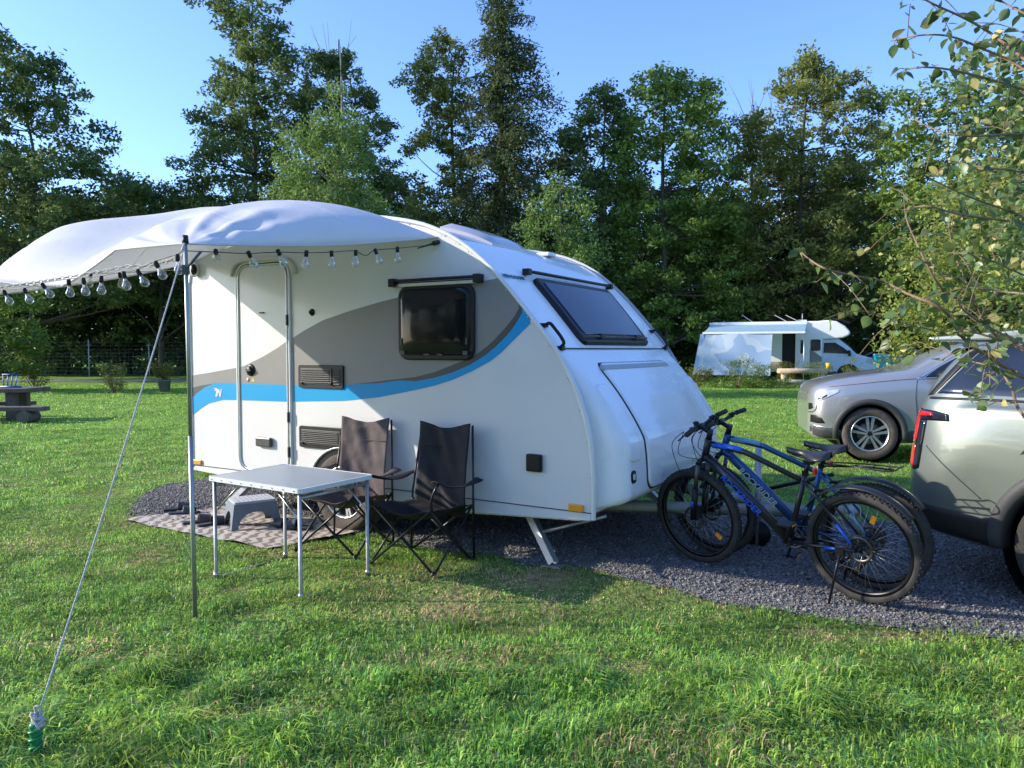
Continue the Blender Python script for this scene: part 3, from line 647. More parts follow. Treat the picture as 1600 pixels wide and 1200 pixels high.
# --- vents, socket, lamps, badges
def vent(x0, x1, z0, z1, extra):
    m = MB(); m.prism(rrect(x0, x1, z0, z1, .02), -.018, 0, 0); m.prism(rrect(x0+.03, x1-(.12 if extra else .03), z0+.03, z1-.03, .01), -.024, -.01, 1)
    for k in range(7): z = z0+.045+k*(z1-z0-.09)/6; m.box(((x0+x1)/2-(.045 if extra else 0), -.026, z), (x1-x0-(.19 if extra else .10), .010, .007), 0)
    if extra:
        for k in range(6): m.box((x1-.065, -.021, z0+.035+k*.022), (.07, .012, .008), 1)
    for x in (x0+.045, x1-(.13 if extra else .045)): m.box((x, -.03, z0+.04), (.03, .012, .02), 0)
    return m.build('fridge_vent', [black_pl, mat('charcoal_pl', (.035, .036, .038), .45)], van, bevel=.002)
vent(-.522, -.016, 1.178, 1.372, True); vent(-.522, -.016, .672, .855, False)
m = MB(); m.prism(rrect(1.705, 1.825, .65, .772, .012), -.028, 0); m.prism(rrect(1.715, 1.815, .66, .762, .01), -.034, -.02); m.build('socket_cover', black_pl, van, bevel=.004)
m = MB(); q = WP(488, 488); m.lathe([(0, -.03), (.014, -.028), (.018, -.01), (.03, -.006), (.03, 0)], c=(q[0], 0, q[1]), n=16, axis='y'); m.build('side_knob', black_pl, van)
for c_, s_ in (((2.085, .424), (.11, .05)), ((-1.885, .43), (.11, .042))):
    m = MB(); m.box((c_[0], -.010, c_[1]+.005), (s_[0], .016, s_[1])); m.build('marker_light', amber, van, bevel=.004)
m = MB(); q = WP(308, 422); m.sphere((q[0], -.03, q[1]), (.045, .04, .07), mi=0); m.sphere((q[0]+.02, -.05, q[1]), (.03, .03, .05), mi=1); m.build('awning_light', [alu_white, black_pl], van)
# --- roof hatch, tipped open
hx = MB()
def roofz(t): return float(np.interp(t, [q[0] for q in outline[nf-1:]][::-1], [q[1] for q in outline[nf-1:]][::-1]))
hx.prism([(.52, roofz(.52)-.02), (1.0, roofz(1.0)-.02), (1.0, roofz(1.0)+.015), (.52, roofz(.52)+.015)], .64, 1.20, 0)
hx.build('hatch_frame', alu_white, van, bevel=.01)
hl = MB(); P = []
for i in range(9):
    u = i/8; row = []
    for j in range(9):
        v = j/8; e = min(1, min(u, 1-u, v, 1-v)*6); e = math.sqrt(max(0, 1-(1-e)**2))
        x = .50+.52*u; y = .62+.60*v; z = roofz(.50)+.035-(roofz(.50)+.035-roofz(1.02)-.02)*u+.050*e*(1-.35*u)+.02*math.sin(math.pi*u)
        row.append((x, y, z))
    P.append(row)
hl.grid(P, 0, True); lower = [[(p[0], p[1], p[2]-.05) for p in r_] for r_ in (P[0],)]
for rim in (P[0], P[-1], [r_[0] for r_ in P], [r_[-1] for r_ in P]): hl.grid([rim, [(p[0], p[1], p[2]-.045) for p in rim]], 0, False)
hl.build('roof_hatch', mat('smoked_hatch', (.42, .41, .44), .18, var=.05, coat=.5), van)
# roof vent beyond
m = MB(); m.box((.98, 1.62, roofz(.98)+.015), (.14, .14, .04)); m.build('roof_vent', alu_white, van, bevel=.012)
# --- drawbar
m = MB()
for y in (.45, CW-.45): m.box((2.25, 0, .33), (0, 0, 0), 0) if False else m.tube([(1.7, y, .33), (3.35, CW/2, .33)], .045, 4, 0)
m.tube([(3.3, CW/2, .33), (3.62, CW/2, .36)], .035, 10, 1); m.sphere((3.68, CW/2, .37), .05, mi=1)
m.tube([(3.0, CW/2+.12, .0), (3.0, CW/2+.12, .75)], .024, 10, 1); m.lathe([(0, -.02), (.1, -.02), (.1, .02), (0, .02)], c=(3.0, CW/2+.12, .1), n=20, axis='y', mi=2); m.tube([(3.1, CW/2, .47), (3.55, CW/2-.02, .62)], .014, 8, 2)
m.build('drawbar', [mat('pale_green_steel', (.33, .35, .27), .5, var=.15), galv, black_pl], van)
# --- corner steadies
def steady(x0, y0, x1, y1):
    m = MB(); a = Vector((x0, y0, .34)); b_ = Vector((x1, y1, .03))
    d = (b_-a); l = d.length; d.normalize(); s_ = d.cross(Vector((0, 1, 0))).normalized(); w = d.cross(s_)
    Q = Matrix((s_, w, d)).transposed()
    m.box((a+b_)/2+w*.028, (.05, .006, l), 0, rot=Q); m.box((a+b_)/2-w*.028, (.05, .006, l), 0, rot=Q); m.box((a+b_)/2+s_*.024, (.006, .056, l), 0, rot=Q)
    m.box(b_+Vector((0, 0, -.015)), (.13, .09, .012), 0)
    m.tube([a+d*l*.45, Vector((x0+(x1-x0)*2.0, y0, .36))], .012, 8, 0)
    m.tube([a+Vector((0, 0, .02)), a+Vector((.0, 0, .05))], .03, 8, 0)
    return m.build('steady_leg', galv, van)
steady(1.62, .15, 1.93, -.03); steady(-1.35, .30, -1.62, .12); steady(1.62, CW-.2, 1.9, CW-.05); steady(-1.35, CW-.3, -1.65, CW-.15)
# ================================================================ AWNING SHEET, POLE, ROPE, PEG, LIGHTS
def VL(t, y, z): return VM @ Vector((t, y, z))
POLE = Vector((-1.762, 4.07, 2.085)); pl = VI @ POLE          # pole head in caravan coordinates
dout = -pl.y
fab = mat('awning_cloth', (.80, .80, .82), .7, var=.03, vs=3, transl=.34, bump=.18, bs=11)
u_pts = [0, .73, 1.39, 2.07, 2.62]; z_pts = [2.07, 2.12, 1.955, 2.0, 1.86]
def tarp_pt(a, b):
    """a: 0 front edge .. 1 rear edge; b: 0 wall .. 1 outer edge"""
    t0 = .93-2.82*a; z0 = 2.335+.17*math.sin(math.pi*min(1, a*1.0))**.8-.02*a      # on the roof rail
    t1 = pl.x-2.62*a; z1 = float(np.interp(2.62*a, u_pts, z_pts)); y1 = -dout+.10*math.sin(math.pi*a)*math.sin(math.pi*a)
    pull = .10*math.sin(math.pi*b)
    t = t0*(1-b)+t1*b - (pull*(1-a)-pull*a)*1.1
    y = y1*b
    z = z0*(1-b)+z1*b
    hump = math.sin(math.pi*min(1, a**.62))**.9*math.sin(math.pi*b**.75)**.85 if 0 < a < 1 and 0 < b < 1 else 0
    if 0 < a < 1 and 0 < b < 1: z += .25*hump+.17*sm((a-.35)/.4)*math.sin(math.pi*a)*math.sin(math.pi*b**.75)**.85+.17*sm((a-.5)/.3)*math.sin(math.pi*b**3)*min(1, (1-a)*6)
    # folds running in from the pole corner
    r_ = math.hypot(a*2.6, (1-b)*1.9); an = math.atan2(a*2.6, (1-b)*1.9)
    if r_ > 0: z += .010*math.sin(an*17+r_*.8)*math.exp(-((r_-.65)/.40)**2)+.004*math.sin(an*29+1+r_*3)*math.exp(-((r_-.5)/.35)**2)
    r2 = math.hypot((1-a)*2.6, (1-b)*1.9); an2 = math.atan2((1-a)*2.6, (1-b)*1.9)
    z += .015*math.sin(an2*15)*math.exp(-((r2-.8)/.5)**2)
    z += .012*math.sin(a*11+b*4)*hump+.007*math.sin(a*27-b*13)*hump
    for b0, w_, am in ((.90, .016, .012), (.845, .020, -.016), (.79, .022, .020), (.715, .028, -.016), (.65, .022, .012)): z += am*.7*math.exp(-((b-b0+a*.35)/(w_*(1+3*a)))**2)*math.exp(-a/.12)*min(1, a/.015)
    e = min(a, 1-a)*2.6; z -= .03*math.exp(-e/.035)*math.sin(math.pi*b)
    eo = (1-b)*1.9; z -= .04*math.exp(-eo/.04)*math.sin(math.pi*a)
    return (t, y, z)
m = MB(); m.grid([[tuple(VM @ Vector(tarp_pt(i/150, j/110))) for j in range(111)] for i in range(151)], 0, True)
# hem folded over at the free edges
for edge in ([tarp_pt(0, j/110) for j in range(111)], [tarp_pt(i/150, 1) for i in range(151)], [tarp_pt(1, j/110) for j in range(111)]):
    m.tube([VM @ Vector(p) for p in edge], .006, 5, 0)
for bb in (.36, .70): m.tube([VM @ Vector(tarp_pt(i/150, bb))+Vector((0, 0, .001)) for i in range(151)], .0022, 4, 0)
tarp = m.build('awning_sheet', fab, fixn=False); sd = tarp.modifiers.new('thick', 'SOLIDIFY'); sd.thickness = .0015
tag(tarp, 'white cloth awning billowing up over the caravan door side, tied to a thin pole', 'awning')
# pole
pe = empty('awning_pole', (-1.745, 4.06, 0), 0, 'thin grey metal pole holding the front corner of the white awning', 'pole')
m = MB(); top = (POLE.x+1.745, POLE.y-4.06, 2.07); m.tube([(0, 0, 0), (top[0]*.5, top[1]*.5, 1.03)], .0125, 12, 0); m.tube([(top[0]*.48, top[1]*.48, 1.0), top], .0105, 12, 0); m.build('tube', mat('pole_steel', (.36, .38, .36), .45, .75, var=.2, vs=9), pe)
m = MB(); m.tube([top, (top[0], top[1], 2.075), (top[0], top[1], 2.115)], [.014, .018, .015], 10, 0); m.build('cap', black_pl, pe)
m = MB(); m.tube([(top[0]*.97+.012, top[1]-.012, 1.94), (top[0]+.07, top[1]+.03, 2.03)], .008, 6, 0); m.box((top[0]*.97, top[1]*.97, 1.93), (.03, .03, .05), 0); m.build('clamp', [mat('dark_grey_pl')], pe)
# far rear pole of the same sheet (just outside the picture)
rp = VM @ Vector(tarp_pt(1, 1)); pe2 = copy_tree(pe); pe2.location = (rp.x, rp.y, -.18); pe2['label'] = 'thin grey metal pole holding the rear corner of the white awning'
pe['group'] = pe2['group'] = 'awning poles'
# guy rope
m = MB(); s0 = Vector((-1.758, 4.05, 2.05)); s1 = Vector((-1.748, 2.70, .15)); pts = [s0.lerp(s1, i/20)+Vector((0, 0, -.03*math.sin(math.pi*i/20))) for i in range(21)]
m.tube(pts, .0042, 6, 0)
m.tube([s0+Vector((.0, .0, .02)), s0+Vector((-.012, -.02, -.03)), s0+Vector((.01, -.03, .0))], .005, 6, 0)
for k in range(3): m.tube(smooth_path([s1+Vector((.012*math.cos(a)*(1+.4*k), .012*math.sin(a), -.018*k+.008*math.sin(2*a+k))) for a in np.linspace(0, 6.28, 8)], 3), .0065, 6, 0)
for k in range(4): m.tube(smooth_path([s1+Vector((rng.uniform(-.026, .022), rng.uniform(-.02, .02), rng.uniform(-.05, .012))) for _ in range(6)], 4), .0048, 6, 0)
m.tube(smooth_path([s1, s1+Vector((-.01, 0, .035)), s1+Vector((.012, 0, .03)), s1+Vector((0, 0, -.01))], 4), .004, 6)
tag(m.build('guy_rope', rope_m), 'taut white guy rope running from the pole head to the green peg', 'rope')
# screw-in peg
m = MB(); green = mat('green_plastic', (.01, .22, .07), .3, var=.15, coat=.3)
c = Vector((s1.x-.01, s1.y, 0)); m.lathe([(0, .128), (.016, .126), (.022, .115), (.017, .10), (.021, .088), (.017, .074), (.021, .06), (.017, .046), (.021, .034), (.016, .02), (.02, 0), (.01, -.1)], c=c, n=16)
m.tube(smooth_path([c+Vector((.021*math.cos(a), .021*math.sin(a), .015+a*.0048)) for a in np.linspace(0, 18.8, 30)], 2), .005, 6)
tag(m.build('ground_peg', green), 'green plastic screw peg in the grass at the end of the rope', 'tent peg')

# ---- festoon lights
cable = black_pl
bulb_src = None
fil = mat('filament', (.45, .35, .2), .4, .5)
def make_bulb(parent, p, tilt=(0, 0, 0)):
    global bulb_src
    e = empty('bulb_holder'); e.parent = parent; e.location = p; e.scale = (.8,)*3; e.rotation_euler = tilt
    if bulb_src is None:
        s = MB(); s.lathe([(0, .008), (.0145, .008), (.0155, 0), (.0155, -.038), (.013, -.042), (0, -.042)], n=18); so = s.build('socket', black_pl, e)
        g = MB(); g.lathe([(.012, -.040), (.0125, -.052), (.018, -.066), (.027, -.082), (.0315, -.098), (.030, -.112), (.022, -.124), (.010, -.131), (0.0005, -.1325)], n=24)
        go = g.build('bulb', MC['clear_glass'], e)
        f = MB(); f.tube([(-.003, 0, -.045), (-.004, 0, -.085)], .0012, 4); f.tube([(.003, 0, -.045), (.004, 0, -.085)], .0012, 4); f.tube(smooth_path([(-.012, 0, -.095), (-.004, .004, -.084), (.004, -.004, -.084), (.012, 0, -.095)], 4), .0009, 4)
        f.build('filament', fil, go); bulb_src = (so, go)
    else:
        for src in bulb_src: copy_tree(src, e)
    return e
def onplane_front(px, py):        # vertical plane from the pole to the roof corner
    a = POLE; b_ = VM @ Vector((.93, 0, 2.33)); d = ray(px, py); nrm = Vector((b_.y-a.y, -(b_.x-a.x), 0)); k = (a-CO).dot(nrm)/d.dot(nrm); return CO+d*k
def onplane_outer(px, py, dy=0.0):      # vertical plane through the pole, parallel to the caravan
    d = VI.to_3x3() @ ray(px, py); o = VI @ CO; k = (pl.y+dy-o.y)/d.y; return VM @ (o+d*k)
fs1 = empty('festoon_lights', POLE, 0, 'string of clear bulbs along the awning edge, from the pole to the caravan roof', 'string lights', 'festoon light strings')
fp = [onplane_front(x, y) for x, y in [(292, 392), (337, 394), (388, 396), (434, 394), (479, 395), (518, 394), (543, 392), (556, 393), (572, 399), (586, 391), (621, 388), (660, 384), (700, 381)]]
m = MB(); m.tube(smooth_path([p-POLE for p in fp], 6), .0028, 6, 0); m.build('cable', cable, fs1)
for (x, y), tl in zip([(337, 392), (388, 394), (434, 391), (479, 393), (518, 393), (556, 392), (586, 390), (621, 387)], [(1.1, .7, 0), (.5, -.25, 0), (.3, -.35, 0), (.0, .12, 0), (.05, 0, 0), (0, .05, 0), (.1, -.35, 0), (0, 0, 0)]):
    make_bulb(fs1, onplane_front(x, y)-POLE, tl)
m = MB(); e0 = onplane_front(652, 388)-POLE; e1 = onplane_front(704, 378)-POLE-(VM.to_3x3() @ Vector((0, .09, 0))); m.tube([e0, e1], [.004, .012], 8); m.box(e1, (.062, .05, .058)); m.tube([e0.lerp(e1, .6), e0.lerp(e1, .8)], .018, 8); m.build('rail_clamp', black_pl, fs1, bevel=.004)
fs2 = empty('festoon_lights', onplane_outer(290, 392), 0, 'string of clear bulbs hanging left of the pole along the awning front', 'string lights', 'festoon light strings')
o2 = fs2.location.copy()
bp_ = [(277, 399), (243, 410), (215, 423), (193, 426), (158, 433), (130, 436), (107, 438), (66, 444), (38, 452), (6, 455), (-30, 462), (-62, 470)]
m = MB(); m.tube(smooth_path([onplane_outer(x, y-2)-o2 for x, y in [(291, 392)]+bp_+[(-90, 474)]], 5), .0028, 6); m.build('cable', cable, fs2)
for i, (x, y) in enumerate(bp_): make_bulb(fs2, onplane_outer(x, y)-o2, (rng.uniform(-.1, .1), (-.55 if i in (1, 2, 7, 8, 9) else -.15)+rng.uniform(-.1, .1), 0))
fs3 = empty('festoon_lights', onplane_outer(262, 424, .55), 0, 'second row of clear bulbs hanging farther back behind the chain', 'string lights', 'festoon light strings')
o3 = fs3.location.copy(); m = MB(); m.tube(smooth_path([onplane_outer(x, y, .55)-o3 for x, y in [(285, 421), (240, 424), (185, 426), (140, 428), (105, 428), (60, 434), (12, 440), (-40, 448)]], 5), .0025, 6); m.build('cable', rope_m, fs3)
for x, y in [(187, 427), (142, 427), (62, 434), (12, 436)]: make_bulb(fs3, onplane_outer(x, y, .55)-o3, (0, rng.uniform(-.2, .2), 0))
# plastic chain
m = MB(); cp = smooth_path([onplane_outer(x, y, .05) for x, y in [(290, 399), (262, 408), (235, 415), (200, 416), (160, 424), (100, 434), (50, 442), (0, 449), (-60, 457)]], 9)
L_ = 0; last = cp[0]; k = 0
for i in range(1, len(cp)):
    if (cp[i]-last).length > .034:
        mid = (cp[i]+last)/2; d = (cp[i]-last).normalized(); s_ = d.cross(Vector((0, 0, 1))).normalized(); up = s_.cross(d)
        if k % 2: s_, up = up, s_
        ring = [mid+d*.024*math.cos(a)+up*.010*math.sin(a) for a in np.linspace(0, 2*math.pi, 13)[:-1]]
        m.tube(ring, .0032, 5, 0, closed=True); last = cp[i]; k += 1
tag(m.build('plastic_chain', rope_m), 'pale plastic chain strung under the awning edge between the bulbs', 'chain')

# ================================================================ FOLDING TABLE
ZT = .675
F_, L_t, R_t = Vector((-1.25, 4.375, 0)), Vector((-1.985, 4.84, 0)), Vector((-.925, 4.92, 0))
ux = (L_t-F_); lx = ux.length; ux.normalize(); uy = Vector((-ux.y, ux.x, 0)); uy = uy if uy.dot(R_t-F_) > 0 else -uy; ly = (R_t-F_).length
cen = F_+ux*lx/2+uy*ly/2
tb = empty('folding_table', cen, math.atan2(-ux.y, -ux.x), 'folding camping table with a grey top and white metal rim', 'table')
hx_, hy_ = lx/2, ly/2
m = MB(); m.prism(rrect(-hx_+.012, hx_-.012, -hy_+.012, hy_-.012, .02), ZT-.02, ZT-.0005, 0, axis='z'); m.build('tabletop', mat('table_laminate', (.25, .29, .33), .36, var=.14, vs=7), tb)
m = MB(); rr = rrect(-hx_, hx_, -hy_, hy_, .03, 6); ri = rrect(-hx_+.012, hx_-.012, -hy_+.012, hy_-.012, .02, 6); nn_ = len(rr)
vs = [(x, y, ZT-.027) for x, y in rr]+[(x, y, ZT+.001) for x, y in rr]+[(x, y, ZT+.001) for x, y in ri]+[(x, y, ZT-.027) for x, y in ri]
m.add(vs, [(k*nn_+i, k*nn_+(i+1) % nn_, ((k+1) % 4)*nn_+(i+1) % nn_, ((k+1) % 4)*nn_+i) for k in range(4) for i in range(nn_)], 0)
for s in (-1, 1):
    for i in range(9): m.lathe([(0, .0), (.004, .0), (.004, -.003)], c=(-hx_+.05+i*(2*hx_-.1)/8, s*(hy_+.002), ZT-.014), n=8, axis='y', mi=1)
m.build('rim', [alu_white, alu], tb)
for sx in (-1, 1):
    for sy in (-1, 1):
        m = MB(); x = sx*(hx_-.035); y = sy*(hy_-.03)
        m.tube([(x, y, ZT-.02), (x, y, .05), (x, y, .0)], .0115, 10, 0); m.tube([(x, y, .04), (x-sx*0, y-sy*.0, .012)], .016, 10, 1)
        m.build('leg', [galv, alu], tb)
    m = MB(); x = sx*(hx_-.035); m.tube([(x, -hy_+.03, .004), (x, hy_-.03, .004)], .008, 8, 0); m.build('foot_rail', galv, tb); m = MB(); m.tube([(x, -hy_+.03, ZT-.06), (x, hy_-.03, ZT-.06)], .010, 8, 0); m.build('cross_rail', galv, tb)
for sx in (-1, 1):
    for sy in (-1, 1):
        m = MB(); m.tube([(sx*(hx_-.038), sy*(hy_-.05), ZT-.22), (sx*(hx_-.27), sy*(hy_-.05), ZT-.03)], .008, 8, 0, flat=.6); m.build('brace', alu, tb)

# ================================================================ CAMPING CHAIRS
cloth_b = mat('black_polyester', (.020, .019, .022), .75, var=.3, vs=12, bump=.35, bs=14, spec=.3)
cloth_sunlit = mat('sunlit_brown_black_polyester', (.095, .075, .076), .8, var=.35, vs=9, bump=.4, bs=12, spec=.3)  # brown, lighter tone of the sun is painted into this chair's cloth
def make_chair(loc, rz, label, cloth, seed):
    """local frame: the sitter faces -y"""
    rg = random.Random(seed)
    e = empty('camping_chair', loc, rz, label, 'camping chair', 'folding camping chairs beside the caravan')
    fw, fd = .27, .225; sw_, sd_, sh = .26, .235, .43
    f = {(a, b): Vector((a*fw, b*fd, .012)) for a in (-1, 1) for b in (-1, 1)}
    s_ = {(a, b): Vector((a*sw_, b*sd_, sh+(.01 if b < 0 else -.04))) for a in (-1, 1) for b in (-1, 1)}
    m = MB()
    for a in (-1, 1):   # crossing tubes, side
        m.tube([f[(a, -1)]+Vector((a*.006, 0, 0)), s_[(a, 1)]+Vector((a*.006, 0, 0))], .0085, 8); m.tube([f[(a, 1)]-Vector((a*.008, 0, 0)), s_[(a, -1)]-Vector((a*.008, 0, 0))], .0085, 8)
    for b in (-1, 1):   # crossing tubes, front and back
        m.tube([f[(-1, b)]+Vector((0, b*.006, 0)), s_[(1, b)]+Vector((0, b*.006, 0))], .0085, 8); m.tube([f[(1, b)]-Vector((0, b*.008, 0)), s_[(-1, b)]-Vector((0, b*.008, 0))], .0085, 8)
    m.build('crossed_tubes', black_sat, e)
    for a in (-1, 1):
        m = MB(); m.tube([f[(a, 1)]+Vector((a*.012, .015, 0)), Vector((a*(fw+.002), fd+.02, .45)), Vector((a*.225, fd+.085, .955))], .0085, 8); m.build('back_upright', black_sat, e)
        m = MB(); m.tube(smooth_path([s_[(a, -1)]+Vector((a*.01, 0, -.0)), Vector((a*.275, -sd_-.01, .52)), Vector((a*.30, -sd_+.01, .60)), Vector((a*.30, -sd_+.06, .625))], 4), .008, 8); m.build('arm_post', black_sat, e)
        m = MB()
        for q in (f[(a, 1)], f[(a, -1)]): m.lathe([(0, .035), (.012, .033), (.016, .02), (.02, .004), (.018, -.008), (0, -.008)], c=(q.x, q.y, 0), n=12)
        for q in (s_[(a, 1)], s_[(a, -1)]): m.sphere(q, (.018, .018, .014), 10, 6)
        m.build('joint', black_pl, e)
        m = MB(); P = []
        for i in range(15):
            u = i/14; y = -sd_+.0+u*(sd_*2+.05); z = .635-.045*math.sin(math.pi*u)+.0*u-.05*u; P.append([(a*(.30-.035*1+q*.07+.0*u)+.0, y, z-.008*math.cos(q*6.28)*0+.006*math.sin(7*u+q*4)) for q in np.linspace(0, 1, 6)])
        m.grid(P, 0, True); o = m.build('armrest', cloth, e, fixn=False); sd = o.modifiers.new('t', 'SOLIDIFY'); sd.thickness = .006
    # seat
    m = MB(); P = []
    for i in range(25):
        u = i/24; row = []
        for j in range(25):
            v = j/24; x = (-1+2*u)*(sw_-.005)*(1-.03*math.sin(math.pi*v)); y = -sd_+v*2*sd_+(.03*math.sin(math.pi*u))*(1-v)
            z = sh+.008-.05*v-.105*math.sin(math.pi*u)*(.35+.65*math.sin(math.pi*min(1, v*.9+.1)))
            z += .006*math.sin(9*u+5*v+seed)+.004*math.sin(17*u-11*v)
            row.append((x, y, z))
        P.append(row)
    m.grid(P, 0, True); o = m.build('seat', cloth, e, fixn=False); sd = o.modifiers.new('t', 'SOLIDIFY'); sd.thickness = .005
    # backrest
    m = MB(); P = []
    for i in range(25):
        u = i/24; row = []
        for j in range(31):
            v = j/30; z = .30+v*.66; wz = .232-.012*math.sin(math.pi*v)-.006*v; x = (-1+2*u)*wz
            y = .228+max(0, z-.45)*.135-.012+.045*math.sin(math.pi*u)*(.35+.65*(1-v))
            z2 = z+(.012*math.cos(2*math.pi*u) if v > .95 else 0)-.02*math.sin(math.pi*u)*(v > .9)
            y += .010*math.sin(5*u+8*v+seed)*math.sin(math.pi*u)+.007*math.sin(14*u+3*v+seed)*math.sin(math.pi*u)+.006*math.sin(21*(u+v*.7)+seed)*math.sin(math.pi*u)
            row.append((x, y, z2))
        P.append(row)
    m.grid(P, 0, True); o = m.build('backrest', cloth, e, fixn=False); sd = o.modifiers.new('t', 'SOLIDIFY'); sd.thickness = .005
    m = MB(); m.tube([(x, sd_*.0+.228+.34*.135-.018+.045*math.sin(math.pi*(x/.44+.5))*.55, .79) for x in np.linspace(-.2, .2, 9)], .003, 5); m.build('seam', cloth, e)
    return e
rzc = R(-38)
make_chair((-.635, 5.20, 0), R(-31), 'black folding camping chair nearest the caravan front, mostly in shade', cloth_b, 1)
make_chair((-1.27, 5.60, 0), R(-25), 'folding camping chair in sun behind the table, by the caravan wheel', cloth_sunlit, 4)

# ================================================================ MAT, STOOL, SLIPPERS
mm_ = bpy.data.materials.new('woven_mat'); mm_.use_nodes = True; t = mm_.node_tree; N = t.nodes; Lk = t.links; b = N['Principled BSDF']; b.inputs['Roughness'].default_value = .85
tc = N.new('ShaderNodeTexCoord'); mp = N.new('ShaderNodeMapping'); mp.inputs['Scale'].default_value = (1, 4.5, 1); Lk.new(tc.outputs['Object'], mp.inputs['Vector'])
wv = N.new('ShaderNodeTexWave'); wv.inputs['Scale'].default_value = 3.2; wv.inputs['Distortion'].default_value = 7; wv.inputs['Detail'].default_value = 1.5; Lk.new(mp.outputs[0], wv.inputs['Vector'])
cr = N.new('ShaderNodeValToRGB'); cr.color_ramp.elements[0].position = .35; cr.color_ramp.elements[0].color = (.20, .165, .13, 1); cr.color_ramp.elements[1].position = .5; cr.color_ramp.elements[1].color = (.50, .44, .38, 1); Lk.new(wv.outputs['Fac'], cr.inputs[0]); Lk.new(cr.outputs[0], b.inputs['Base Color'])
m = MB(); q = [Vector((x, y, 0)) for x, y in MAT_POLY]
P = []
for i in range(31):
    row = []
    for j in range(31):
        u, v = i/30, j/30; p = (q[0]*(1-u)+q[1]*u)*(1-v)+(q[3]*(1-u)+q[2]*u)*v
        row.append((p.x, p.y, .019+.004*math.sin(u*17+v*5)+.004*math.sin(v*13-u*4)+.006*(v < .04)*math.sin(u*25)))
    P.append(row)
m.grid(P, 0, True); tag(m.build('outdoor_mat', mm_, fixn=False), 'beige patterned woven outdoor mat under the grey stool', 'mat')
# step stool
sp = G(385, 833); st = empty('step_stool', (sp.x-.035, sp.y+.235, .018), R(33), 'low grey plastic step stool standing on the patterned mat', 'stool')
gp_ = mat('grey_plastic', (.145, .165, .19), .5, var=.05)
m = MB(); hw, hd, hh = .17, .135, .225
m.prism(rrect(-hw, hw, -hd, hd, .02), hh-.022, hh, 0, axis='z'); 
for i in range(8):
    for j in range(6): m.lathe([(0, .0035), (.008, .003), (.011, 0)], c=(-hw+.045+i*.036, -hd+.045+j*.036, hh), n=8)
m.build('step_top', mat('grey_plastic_top', (.36, .38, .41), .5, var=.05), st, bevel=.005)
def legwall(w, bw, off, axis):
    """arched side wall of the stool, splayed at the foot"""
    pts = [(-w, hh-.02), (-bw, 0), (-bw+.055, 0)]
    pts += [(-(bw-.055)*math.cos(a)*1.0*(1) , .0+.135*math.sin(a)) for a in np.linspace(0.02, math.pi-.02, 13)]
    pts += [(bw-.055, 0), (bw, 0), (w, hh-.02)]; return pts
m = MB()
for s in (-1, 1):
    P1 = legwall(hw, hw+.035, 0, 0); vs = []
    for th_ in (0, .006):
        for x, z in P1: vs.append((x, s*(hd+.028*(1-z/hh)-th_), z))
    nn_ = len(P1); m.add(vs, [tuple(range(nn_)), tuple(range(2*nn_-1, nn_-1, -1))]+[(i, (i+1) % nn_, nn_+(i+1) % nn_, nn_+i) for i in range(nn_)])
    P1 = legwall(hd, hd+.028, 0, 0); vs = []
    for th_ in (0, .006):
        for x, z in P1: vs.append((s*(hw+.035*(1-z/hh)-th_), x, z))
    m.add(vs, [tuple(range(nn_)), tuple(range(2*nn_-1, nn_-1, -1))]+[(i, (i+1) % nn_, nn_+(i+1) % nn_, nn_+i) for i in range(nn_)])
m.build('leg_frame', gp_, st)
# slippers
slip_m = mat('dark_rubber_slipper', (.022, .022, .026), .55, var=.2); slip_g = mat('slipper_strap', (.04, .043, .055), .5, var=.4, vs=60)
def slipper(px, py, rz, label, z=.024):
    p = G(px, py); e = empty('slipper', (p.x, p.y, z), rz, label, 'slipper', 'slippers on the mat and gravel')
    out = [(0, -.13), (.03, -.122), (.038, -.09), (.034, -.03), (.04, .04), (.046, .09), (.036, .128), (.008, .142), (-.022, .13), (-.04, .09), (-.04, .03), (-.034, -.04), (-.036, -.09), (-.028, -.122)]
    out = [(v.x, v.y) for v in smooth_path([(a, b_, 0) for a, b_ in out], 3, True)]
    m = MB(); m.prism(out, 0, .02, 0, axis='z'); m.build('sole', slip_m, e, bevel=.005)
    m = MB(); P = []
    for i in range(11):
        y = .0+.10*i/10; P.append([(.044*math.cos(a)*(1+.05*math.sin(3*i/10)), y, .012+(.062-.018*i/10)*math.sin(a)) for a in np.linspace(0, math.pi, 13)])
    m.grid(P, 0, True); o = m.build('strap', slip_g, e, fixn=False); sd = o.modifiers.new('t', 'SOLIDIFY'); sd.thickness = .006
slipper(278, 799, R(-70), 'striped dark slipper on the gravel, farther one of its pair', .012); slipper(287, 805, R(-75), 'striped dark slipper on the gravel, nearer one of its pair', .012)
slipper(310, 821, R(-60), 'black slipper on the mat left of the stool, outer one of its pair'); slipper(332, 824, R(-48), 'black slipper on the mat close to the stool, inner one of its pair')
slipper(446, 828, R(60), 'black slipper on the mat right of the stool, left one of its pair'); slipper(466, 829, R(75), 'black slipper on the mat right of the stool, nearest the chair')
# dandelion
p = G(1566, 1047, .05); m = MB(); m.tube([(p.x, p.y, 0), (p.x, p.y, .05)], .0015, 5, 0); 
for k in range(14): a = k*.9; m.add([(p.x, p.y, .05), (p.x+.013*math.cos(a), p.y+.013*math.sin(a), .054), (p.x+.013*math.cos(a+.35), p.y+.013*math.sin(a+.35), .054)], [(0, 1, 2)], 1)
tag(m.build('dandelion', [mat('stem_green', (.06, .12, .03), .6), mat('petal_yellow', (.75, .55, .02), .6)]), 'single yellow dandelion in the grass near the green car', 'flower')
